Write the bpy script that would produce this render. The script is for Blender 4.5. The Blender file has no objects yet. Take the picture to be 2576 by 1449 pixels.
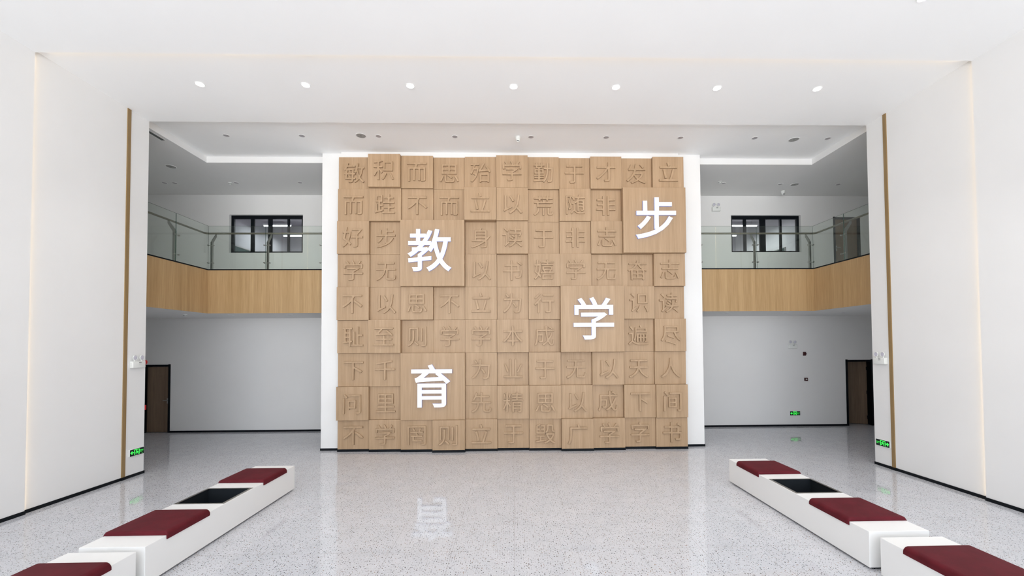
import bpy, bmesh, math, random
from mathutils import Matrix, Vector

SC = bpy.context.scene
COL = SC.collection
PI = math.pi

# ------------------------------------------------------------------ camera
FPX, CX, CY = 1069.07, 1314.14, 845.82          # focal length and principal point of the 2576x1449 frame
YAW, PITCH, ROLL, EYE = 0.0224, 0.0255, -0.0061, 2.6084

def make_camera():
    c, s = math.cos(YAW), math.sin(YAW)
    A = Matrix(((c, -s, 0), (s, c, 0), (0, 0, 1)))
    c, s = math.cos(PITCH), math.sin(PITCH)
    B = Matrix(((1, 0, 0), (0, c, s), (0, -s, c)))
    c, s = math.cos(ROLL), math.sin(ROLL)
    D = Matrix(((c, 0, s), (0, 1, 0), (-s, 0, c)))
    W = D @ B @ A                                  # rows: right, forward, up
    cam = bpy.data.cameras.new('camera')
    cam.sensor_fit = 'HORIZONTAL'
    cam.sensor_width = 36.0
    cam.lens = 36.0 * FPX / 2576.0
    cam.shift_x = (1288.0 - CX) / 2576.0
    cam.shift_y = (CY - 724.5) / 2576.0
    cam.clip_start = 0.05
    cam.clip_end = 200
    o = bpy.data.objects.new('camera', cam)
    COL.objects.link(o)
    r, f, u = W[0], W[1], W[2]
    m = Matrix(((r[0], u[0], -f[0], 0), (r[1], u[1], -f[1], 0), (r[2], u[2], -f[2], EYE), (0, 0, 0, 1)))
    o.matrix_world = m
    SC.camera = o
make_camera()

# ------------------------------------------------------------------ sky, daylight, exposure
world = bpy.data.worlds.new('daylight_sky')
SC.world = world
world.use_nodes = True
wt = world.node_tree
bg = wt.nodes['Background']
# overcast sky above the horizon, brighter lower half added below it to lift the ceilings
wtc = wt.nodes.new('ShaderNodeTexCoord')
wsep = wt.nodes.new('ShaderNodeSeparateXYZ')
wt.links.new(wtc.outputs['Generated'], wsep.inputs[0])
wramp = wt.nodes.new('ShaderNodeValToRGB')
wramp.color_ramp.elements[0].position = 0.47
wramp.color_ramp.elements[0].color = (1.0, 1.0, 1.0, 1)
wramp.color_ramp.elements[1].position = 0.53
wramp.color_ramp.elements[1].color = (0.47, 0.50, 0.54, 1)
wmap = wt.nodes.new('ShaderNodeMath'); wmap.operation = 'MULTIPLY_ADD'
wmap.inputs[1].default_value = 0.5; wmap.inputs[2].default_value = 0.5
wt.links.new(wsep.outputs[2], wmap.inputs[0])
wt.links.new(wmap.outputs[0], wramp.inputs[0])
wt.links.new(wramp.outputs[0], bg.inputs[0])
bg.inputs[1].default_value = 8.5

def area_light(name, loc, direction, sx, sy, watts, color=(1, 1, 1), portal=False, spread=PI):
    l = bpy.data.lights.new(name, 'AREA')
    l.shape = 'RECTANGLE'
    l.size, l.size_y = sx, sy
    l.energy = watts
    l.color = color
    l.spread = spread
    l.cycles.is_portal = portal
    o = bpy.data.objects.new(name, l)
    COL.objects.link(o)
    o.location = loc
    o.rotation_euler = Vector(direction).to_track_quat('-Z', 'Y').to_euler()
    return o

# sky seen through the glazed front of the hall, behind the camera
area_light('front_glazing_portal', (0, -7.9, 3.5), (0, 1, 0), 14.4, 6.6, 1, portal=True)
WARM = (1.0, 0.76, 0.48)
# warm strips in the reveals behind the first portal and behind the middle ceiling
area_light('cove_strip_left', (-7.785, 6.962, 3.75), (-.55, 1, 0), 0.010, 7.4, 4.0, WARM, spread=math.radians(130))
area_light('cove_strip_right', (7.907, 6.962, 3.75), (.55, 1, 0), 0.010, 7.4, 4.0, WARM, spread=math.radians(130))
area_light('cove_strip_ceiling', (0.05, 6.962, 7.483), (0, 1, .55), 15.4, 0.012, 9, WARM, spread=math.radians(120))
area_light('coffer_strip_front', (0.05, 9.07, 7.590), (0, 1, 1.3), 15.8, 0.05, 30, WARM, spread=math.radians(80))

SC.view_settings.view_transform = 'Standard'
SC.view_settings.look = 'None'
SC.view_settings.exposure = 0.07
SC.view_settings.gamma = 1.0
SC.view_settings.use_curve_mapping = False
SC.cycles.use_denoising = True
SC.cycles.max_bounces = 12
SC.cycles.diffuse_bounces = 8
SC.cycles.glossy_bounces = 5
SC.cycles.transparent_max_bounces = 16
SC.cycles.sample_clamp_indirect = 6.0

# ------------------------------------------------------------------ materials
def srgb(r, g, b):
    def f(c):
        c /= 255.0
        return c / 12.92 if c <= 0.04045 else ((c + 0.055) / 1.055) ** 2.4
    return (f(r), f(g), f(b), 1.0)

def mat(name, color, rough=0.5, metal=0.0, spec=0.5, emit=None, emit_strength=0.0, sheen=0.0, coat=0.0):
    m = bpy.data.materials.new(name)
    m.use_nodes = True
    p = m.node_tree.nodes['Principled BSDF']
    p.inputs['Base Color'].default_value = tuple(color[:3]) + (1,)
    p.inputs['Roughness'].default_value = rough
    p.inputs['Metallic'].default_value = metal
    p.inputs['Specular IOR Level'].default_value = spec
    p.inputs['Sheen Weight'].default_value = sheen
    p.inputs['Coat Weight'].default_value = coat
    if emit:
        p.inputs['Emission Color'].default_value = tuple(emit[:3]) + (1,)
        p.inputs['Emission Strength'].default_value = emit_strength
    return m

class NT:
    """small helper to wire a node tree"""
    def __init__(self, m):
        self.t = m.node_tree
        self.p = self.t.nodes['Principled BSDF']
    def n(self, kind, **kw):
        nd = self.t.nodes.new(kind)
        for k, v in kw.items():
            setattr(nd, k, v)
        return nd
    def l(self, a, b):
        self.t.links.new(a, b)
    def math(self, op, a, b=None, c=None):
        nd = self.n('ShaderNodeMath', operation=op)
        for i, v in enumerate((a, b, c)):
            if v is None:
                continue
            if isinstance(v, (int, float)):
                nd.inputs[i].default_value = v
            else:
                self.l(v, nd.inputs[i])
        return nd.outputs[0]
    def mix(self, fac, a, b):
        nd = self.n('ShaderNodeMix', data_type='RGBA')
        for sock, v in ((nd.inputs[0], fac), (nd.inputs[6], a), (nd.inputs[7], b)):
            if isinstance(v, (int, float)):
                sock.default_value = v
            elif isinstance(v, tuple):
                sock.default_value = v
            else:
                self.l(v, sock)
        return nd.outputs[2]
    def ramp(self, fac, stops):
        nd = self.n('ShaderNodeValToRGB')
        e = nd.color_ramp.elements
        while len(e) < len(stops):
            e.new(0.5)
        for el, (pos, col) in zip(e, stops):
            el.position = pos
            el.color = col
        self.l(fac, nd.inputs[0])
        return nd.outputs[0]

def plaster(name, color, rough=0.75):
    m = mat(name, color, rough, spec=0.25)
    t = NT(m)
    tc = t.n('ShaderNodeTexCoord')
    nz = t.n('ShaderNodeTexNoise')
    nz.inputs['Scale'].default_value = 0.9
    nz.inputs['Detail'].default_value = 5
    t.l(tc.outputs['Object'], nz.inputs['Vector'])
    c0 = tuple(v * 0.985 for v in color[:3]) + (1,)
    c1 = tuple(min(1, v * 1.01) for v in color[:3]) + (1,)
    t.l(t.ramp(nz.outputs[0], [(0.3, c0), (0.7, c1)]), t.p.inputs['Base Color'])
    fine = t.n('ShaderNodeTexNoise')
    fine.inputs['Scale'].default_value = 220
    t.l(tc.outputs['Object'], fine.inputs['Vector'])
    bp = t.n('ShaderNodeBump')
    bp.inputs['Strength'].default_value = 0.03
    bp.inputs['Distance'].default_value = 0.002
    t.l(fine.outputs[0], bp.inputs['Height'])
    t.l(bp.outputs[0], t.p.inputs['Normal'])
    return m

def wood(name, dark, light, rough=0.45, band=0.11, spec=0.35):
    """vertical straight-grained veneer: fine streaks, broad boards, each object its own cut"""
    m = mat(name, light, rough, spec=spec)
    t = NT(m)
    tc = t.n('ShaderNodeTexCoord')
    oi = t.n('ShaderNodeObjectInfo')
    off = t.n('ShaderNodeVectorMath', operation='ADD')
    sc = t.n('ShaderNodeVectorMath', operation='SCALE')
    comb = t.n('ShaderNodeCombineXYZ')
    t.l(oi.outputs['Random'], comb.inputs[0])
    t.l(oi.outputs['Random'], comb.inputs[2])
    t.l(comb.outputs[0], sc.inputs[0])
    sc.inputs['Scale'].default_value = 37.0
    t.l(tc.outputs['Object'], off.inputs[0])
    t.l(sc.outputs[0], off.inputs[1])
    def streak(sx, sz, detail):
        mp = t.n('ShaderNodeMapping')
        mp.inputs['Scale'].default_value = (sx, sx, sz)
        t.l(off.outputs[0], mp.inputs['Vector'])
        nz = t.n('ShaderNodeTexNoise')
        nz.inputs['Scale'].default_value = 1.0
        nz.inputs['Detail'].default_value = detail
        nz.inputs['Roughness'].default_value = 0.6
        t.l(mp.outputs[0], nz.inputs['Vector'])
        return nz.outputs[0]
    a = streak(95, 1.6, 4)
    b = streak(14, 0.25, 2)
    # boards of constant tone, split every `band` metres
    sep = t.n('ShaderNodeSeparateXYZ')
    t.l(off.outputs[0], sep.inputs[0])
    xy = t.math('ADD', sep.outputs[0], sep.outputs[1])
    cell = t.math('FLOOR', t.math('DIVIDE', xy, band))
    wn = t.n('ShaderNodeTexWhiteNoise', noise_dimensions='1D')
    t.l(cell, wn.inputs['W'])
    f = t.math('ADD', t.math('MULTIPLY', a, 0.62), t.math('MULTIPLY', b, 0.30))
    f = t.math('ADD', f, t.math('MULTIPLY', wn.outputs[0], 0.10))
    t.l(t.ramp(f, [(0.34, dark), (0.66, light)]), t.p.inputs['Base Color'])
    bp = t.n('ShaderNodeBump')
    bp.inputs['Strength'].default_value = 0.08
    bp.inputs['Distance'].default_value = 0.001
    t.l(a, bp.inputs['Height'])
    t.l(bp.outputs[0], t.p.inputs['Normal'])
    return m

def terrazzo():
    m = mat('terrazzo', srgb(214, 214, 217), 0.05, spec=0.42)
    t = NT(m)
    tc = t.n('ShaderNodeTexCoord')
    pos = tc.outputs['Object']
    warp = t.n('ShaderNodeTexNoise')
    warp.inputs['Scale'].default_value = 45
    warp.inputs['Detail'].default_value = 2
    t.l(pos, warp.inputs['Vector'])
    wv = t.n('ShaderNodeVectorMath', operation='SCALE')
    t.l(warp.outputs['Color'], wv.inputs[0])
    wv.inputs['Scale'].default_value = 0.016
    pv = t.n('ShaderNodeVectorMath', operation='ADD')
    t.l(pos, pv.inputs[0])
    t.l(wv.outputs[0], pv.inputs[1])
    base = t.n('ShaderNodeTexNoise')
    base.inputs['Scale'].default_value = 3.0
    base.inputs['Detail'].default_value = 6
    t.l(pos, base.inputs['Vector'])
    col = t.ramp(base.outputs[0], [(0.3, srgb(192, 194, 199)), (0.7, srgb(200, 201, 206))])
    def chips(scale, keep, rmin, rmax, colors, col):
        v = t.n('ShaderNodeTexVoronoi', voronoi_dimensions='2D')
        v.inputs['Scale'].default_value = scale
        t.l(pv.outputs[0], v.inputs['Vector'])
        s = t.n('ShaderNodeSeparateColor')
        t.l(v.outputs['Color'], s.inputs[0])
        rad = t.math('MULTIPLY_ADD', s.outputs[1], rmax - rmin, rmin)
        inside = t.math('LESS_THAN', v.outputs['Distance'], rad)
        on = t.math('LESS_THAN', s.outputs[0], keep)
        return t.mix(t.math('MULTIPLY', inside, on), col, t.ramp(s.outputs[2], colors))
    pale = [(0.0, srgb(192, 192, 197)), (1.0, srgb(228, 228, 232))]
    dark = [(0.0, srgb(20, 18, 22)), (0.45, srgb(48, 42, 44)), (0.62, srgb(138, 108, 74)), (0.8, srgb(128, 122, 124)), (1.0, srgb(160, 158, 162))]
    col = chips(46, 0.35, 0.12, 0.26, pale, col)
    col = chips(34, 0.48, 0.12, 0.24, dark, col)
    col = chips(62, 0.14, 0.14, 0.26, dark, col)
    # joints of the 0.8 m tiles
    sep = t.n('ShaderNodeSeparateXYZ')
    t.l(pos, sep.inputs[0])
    def joint(sock, origin):
        fr = t.math('FRACT', t.math('DIVIDE', t.math('ADD', sock, 80.0 - origin), 0.8))
        d = t.math('ABSOLUTE', t.math('SUBTRACT', fr, 0.5))
        return t.math('GREATER_THAN', d, 0.5 - 0.0019)
    j = t.math('MAXIMUM', joint(sep.outputs[0], 0.0076), joint(sep.outputs[1], 5.5241))
    col = t.mix(j, col, srgb(128, 122, 118))
    t.l(col, t.p.inputs['Base Color'])
    t.l(t.math('MULTIPLY_ADD', j, 0.4, 0.035), t.p.inputs['Roughness'])
    return m

def clear_glass(name, tint, ior=1.5):
    m = bpy.data.materials.new(name)
    m.use_nodes = True
    nt = m.node_tree
    nt.nodes.clear()
    out = nt.nodes.new('ShaderNodeOutputMaterial')
    tr = nt.nodes.new('ShaderNodeBsdfTransparent')
    tr.inputs[0].default_value = tint
    gl = nt.nodes.new('ShaderNodeBsdfGlossy')
    gl.inputs['Roughness'].default_value = 0.02
    fr = nt.nodes.new('ShaderNodeFresnel')
    # the node inverts the index on back faces; undo that so a ray leaving the pane is not trapped
    geo = nt.nodes.new('ShaderNodeNewGeometry')
    ix = nt.nodes.new('ShaderNodeMath')
    ix.operation = 'MULTIPLY_ADD'
    nt.links.new(geo.outputs['Backfacing'], ix.inputs[0])
    ix.inputs[1].default_value = 1.0 / ior - ior
    ix.inputs[2].default_value = ior
    nt.links.new(ix.outputs[0], fr.inputs[0])
    mx = nt.nodes.new('ShaderNodeMixShader')
    nt.links.new(fr.outputs[0], mx.inputs[0])
    nt.links.new(tr.outputs[0], mx.inputs[1])
    nt.links.new(gl.outputs[0], mx.inputs[2])
    nt.links.new(mx.outputs[0], out.inputs[0])
    return m

def fabric(name, color):
    m = mat(name, color, 0.65, spec=0.18)
    t = NT(m)
    t.p.inputs['Sheen Roughness'].default_value = 0.4
    tc = t.n('ShaderNodeTexCoord')
    nz = t.n('ShaderNodeTexNoise')
    nz.inputs['Scale'].default_value = 7
    nz.inputs['Detail'].default_value = 6
    t.l(tc.outputs['Object'], nz.inputs['Vector'])
    c0 = tuple(v * 0.85 for v in color[:3]) + (1,)
    c1 = tuple(v * 1.15 for v in color[:3]) + (1,)
    t.l(t.ramp(nz.outputs[0], [(0.3, c0), (0.7, c1)]), t.p.inputs['Base Color'])
    g = t.n('ShaderNodeTexNoise')
    g.inputs['Scale'].default_value = 400
    t.l(tc.outputs['Object'], g.inputs['Vector'])
    bp = t.n('ShaderNodeBump')
    bp.inputs['Strength'].default_value = 0.12
    bp.inputs['Distance'].default_value = 0.001
    t.l(g.outputs[0], bp.inputs['Height'])
    t.l(bp.outputs[0], t.p.inputs['Normal'])
    return m

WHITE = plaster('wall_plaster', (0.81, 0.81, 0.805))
CEIL = plaster('ceiling_plaster', (0.965, 0.972, 0.975))
TERRAZZO = terrazzo()
OAK = wood('oak_veneer', (0.345, 0.229, 0.130, 1), (0.475, 0.330, 0.207, 1))
OAK_GOLD = wood('golden_oak_veneer', (0.355, 0.222, 0.098, 1), (0.53, 0.36, 0.187, 1))
OAK_TRIM = wood('oak_trim', (0.23, 0.15, 0.065, 1), (0.33, 0.22, 0.10, 1))
DOORWOOD = wood('brown_door_veneer', (0.13, 0.085, 0.055, 1), (0.22, 0.15, 0.10, 1))
BLACK = mat('black_skirting', (0.002, 0.004, 0.007), 0.5, spec=0.2)
FRAME = mat('dark_window_frame', (0.002, 0.004, 0.007), 0.5, spec=0.2)
SOLID = mat('white_solid_surface', (0.81, 0.81, 0.80), 0.3, spec=0.4)
MAROON = fabric('maroon_fabric', (0.092, 0.007, 0.013))
STEEL = mat('brushed_steel', (0.42, 0.41, 0.39), 0.32, metal=1.0)
RAILSTEEL = mat('bronzed_steel', (0.25, 0.235, 0.19), 0.3, metal=1.0)
POSTSTEEL = mat('satin_steel', (0.36, 0.36, 0.34), 0.38, metal=1.0)
PIT = mat('dark_steel_lining', (0.035, 0.042, 0.05), 0.35, metal=0.6)
GLASS = clear_glass('greenish_glass', (0.935, 0.962, 0.942, 1))
PANE = clear_glass('window_glass', (0.93, 0.93, 0.96, 1))
EDGE = mat('glass_edge', (0.02, 0.06, 0.05), 0.2)
PLASTIC = mat('white_plastic', (0.78, 0.80, 0.78), 0.4)
LENSGREY = mat('frosted_lens', (0.56, 0.55, 0.63), 0.35)
DARKLENS = mat('dark_lens', (0.015, 0.015, 0.02), 0.15)
DLRIM = mat('downlight_rim', (0.82, 0.82, 0.82), 0.4)
DLOFF = mat('unlit_diffuser', (0.42, 0.40, 0.42), 0.5)
SPEAKER = mat('grey_grille', (0.36, 0.36, 0.35), 0.6)
DLON = mat('lit_diffuser', (1, 1, 1), 0.5, emit=(1, 0.99, 0.97), emit_strength=14)
LED = mat('lit_lettering', (0.05, 0.05, 0.06), 0.5, spec=0.1, emit=(0.93, 0.95, 1.0), emit_strength=1.12)
LEDSIDE = mat('lettering_return', (0.10, 0.16, 0.42), 0.4, emit=(0.35, 0.45, 1.0), emit_strength=0.35)
TUBE = mat('lit_tube', (1, 1, 1), 0.5, emit=(0.97, 1.0, 0.98), emit_strength=9)
GREEN = mat('lit_green', (0.02, 0.6, 0.08), 0.5, emit=(0.06, 1.0, 0.10), emit_strength=1.0)
SIGNBLACK = mat('sign_black', (0.004, 0.007, 0.009), 0.3)
RED = mat('alarm_red', (0.42, 0.012, 0.012), 0.35)
DARKRED = mat('dark_red', (0.05, 0.006, 0.008), 0.4)
OFFICE = plaster('office_paint', (0.50, 0.49, 0.515))
BOARD = mat('chalkboard_green', (0.012, 0.045, 0.040), 0.5)
GREY = mat('grey_print', (0.10, 0.11, 0.11), 0.5)

# ------------------------------------------------------------------ object helpers
def link(o, parent=None):
    COL.objects.link(o)
    if parent is not None:
        o.parent = parent
    return o

def obj(name, bm, m, parent=None, loc=None, smooth=False):
    me = bpy.data.meshes.new(name)
    bmesh.ops.recalc_face_normals(bm, faces=bm.faces[:])
    bm.to_mesh(me)
    bm.free()
    for mm in (m if isinstance(m, (list, tuple)) else [m]):
        me.materials.append(mm)
    if smooth:
        for p in me.polygons:
            p.use_smooth = True
        me.set_sharp_from_angle(angle=math.radians(40))
    o = bpy.data.objects.new(name, me)
    if loc is not None:
        o.location = loc
    return link(o, parent)

def tag(o, label, cat, group=None):
    o['label'] = label
    o['category'] = cat
    if group:
        o['group'] = group
    return o

def thing(name, label, cat, loc=(0, 0, 0), rotz=0.0, group=None):
    o = bpy.data.objects.new(name, None)
    o.empty_display_size = 0.1
    o.location = loc
    o.rotation_euler = (0, 0, rotz)
    link(o)
    return tag(o, label, cat, group)

def struct(name, bm, m, parent=None, loc=None):
    o = obj(name, bm, m, parent, loc)
    if parent is None:
        o['kind'] = 'structure'
    return o

def copy_tree(o, parent=None):
    c = o.copy()
    COL.objects.link(c)
    if parent is not None:
        c.parent = parent
    for ch in list(o.children):
        copy_tree(ch, c)
    return c

def B():
    return bmesh.new()

def box(bm, x0, x1, y0, y1, z0, z1, bevel=0.0, seg=2, mi=0):
    g = bmesh.ops.create_cube(bm, size=1.0)
    vs = g['verts']
    bmesh.ops.scale(bm, vec=(x1 - x0, y1 - y0, z1 - z0), verts=vs)
    bmesh.ops.translate(bm, vec=((x0 + x1) / 2, (y0 + y1) / 2, (z0 + z1) / 2), verts=vs)
    fs = {f for v in vs for f in v.link_faces}
    for f in fs:
        f.material_index = mi
    if bevel > 0:
        es = list({e for v in vs for e in v.link_edges})
        bmesh.ops.bevel(bm, geom=es, offset=bevel, segments=seg, profile=0.5, affect='EDGES')
    return bm

def bx(*a, **k):
    return box(B(), *a, **k)

def cyl(bm, p0, p1, r0, r1=None, seg=20, caps=True):
    r1 = r0 if r1 is None else r1
    p0, p1 = Vector(p0), Vector(p1)
    d = p1 - p0
    g = bmesh.ops.create_cone(bm, cap_ends=caps, segments=seg, radius1=r0, radius2=r1, depth=d.length)
    q = d.to_track_quat('Z', 'Y').to_matrix().to_4x4()
    bmesh.ops.transform(bm, matrix=Matrix.Translation((p0 + p1) / 2) @ q, verts=g['verts'])
    return bm

def lathe(bm, profile, seg=28, axis='Z', origin=(0, 0, 0)):
    """profile of (radius, height) swept about an axis through origin"""
    rings = []
    for r, h in profile:
        ring = []
        if r < 1e-6:
            ring = [bm.verts.new((0, 0, h))]
        else:
            for i in range(seg):
                a = 2 * PI * i / seg
                ring.append(bm.verts.new((r * math.cos(a), r * math.sin(a), h)))
        rings.append(ring)
    for a, b in zip(rings, rings[1:]):
        if len(a) == 1 and len(b) == 1:
            continue
        for i in range(seg):
            j = (i + 1) % seg
            if len(a) == 1:
                bm.faces.new((a[0], b[i], b[j]))
            elif len(b) == 1:
                bm.faces.new((a[i], a[j], b[0]))
            else:
                bm.faces.new((a[i], a[j], b[j], b[i]))
    vs = [v for r in rings for v in r]
    if axis == 'Y':      # local +height points to -Y
        bmesh.ops.transform(bm, matrix=Matrix.Rotation(PI / 2, 4, 'X'), verts=vs)
    bmesh.ops.translate(bm, vec=origin, verts=vs)
    return bm

def tube(bm, pts, r, seg=14):
    """round tube through points, mitred at the bends"""
    pts = [Vector(p) for p in pts]
    rings = []
    for i, p in enumerate(pts):
        d0 = (p - pts[i - 1]).normalized() if i > 0 else None
        d1 = (pts[i + 1] - p).normalized() if i + 1 < len(pts) else None
        t = ((d0 or d1) + (d1 or d0)).normalized()
        up = Vector((0, 0, 1)) if abs(t.z) < 0.9 else Vector((1, 0, 0))
        s = t.cross(up).normalized()
        w = s.cross(t).normalized()
        k = 1.0
        if d0 and d1:
            k = 1.0 / max(0.3, math.cos(d0.angle(d1) / 2))
        ring = []
        for q in range(seg):
            a = 2 * PI * q / seg
            ring.append(bm.verts.new(p + s * (r * k * math.cos(a)) + w * (r * math.sin(a))))
        rings.append(ring)
    for a, b in zip(rings, rings[1:]):
        for i in range(seg):
            j = (i + 1) % seg
            bm.faces.new((a[i], a[j], b[j], b[i]))
    bm.faces.new(rings[0])
    bm.faces.new(rings[-1][::-1])
    return bm

def prism(bm, pts, axis, lo, hi):
    """polygon in the two other axes, extruded between lo and hi along axis"""
    def P(a, b, h):
        return {'x': (h, a, b), 'y': (a, h, b), 'z': (a, b, h)}[axis]
    v0 = [bm.verts.new(P(a, b, lo)) for a, b in pts]
    v1 = [bm.verts.new(P(a, b, hi)) for a, b in pts]
    n = len(pts)
    bm.faces.new(v0)
    bm.faces.new(v1[::-1])
    for i in range(n):
        j = (i + 1) % n
        bm.faces.new((v0[i], v0[j], v1[j], v1[i]))
    return bm

def wall_with_holes(bm, x0, x1, y0, y1, z0, z1, holes):
    """wall in the xz plane with rectangular openings (hx0, hx1, hz0, hz1); only outer and reveal faces"""
    xs = sorted({x0, x1} | {h[0] for h in holes} | {h[1] for h in holes})
    zs = sorted({z0, z1} | {h[2] for h in holes} | {h[3] for h in holes})
    def solid(i, j):
        if i < 0 or j < 0 or i >= len(xs) - 1 or j >= len(zs) - 1:
            return False
        cx, cz = (xs[i] + xs[i + 1]) / 2, (zs[j] + zs[j + 1]) / 2
        return not any(h[0] < cx < h[1] and h[2] < cz < h[3] for h in holes)
    cache = {}
    def V(x, y, z):
        k = (round(x, 5), round(y, 5), round(z, 5))
        if k not in cache:
            cache[k] = bm.verts.new((x, y, z))
        return cache[k]
    for i in range(len(xs) - 1):
        for j in range(len(zs) - 1):
            if not solid(i, j):
                continue
            a, b, c, d = xs[i], xs[i + 1], zs[j], zs[j + 1]
            for y in (y0, y1):
                bm.faces.new((V(a, y, c), V(b, y, c), V(b, y, d), V(a, y, d)))
            if not solid(i - 1, j): bm.faces.new((V(a, y0, c), V(a, y1, c), V(a, y1, d), V(a, y0, d)))
            if not solid(i + 1, j): bm.faces.new((V(b, y0, c), V(b, y1, c), V(b, y1, d), V(b, y0, d)))
            if not solid(i, j - 1): bm.faces.new((V(a, y0, c), V(b, y0, c), V(b, y1, c), V(a, y1, c)))
            if not solid(i, j + 1): bm.faces.new((V(a, y0, d), V(b, y0, d), V(b, y1, d), V(a, y1, d)))
    return bm


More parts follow.
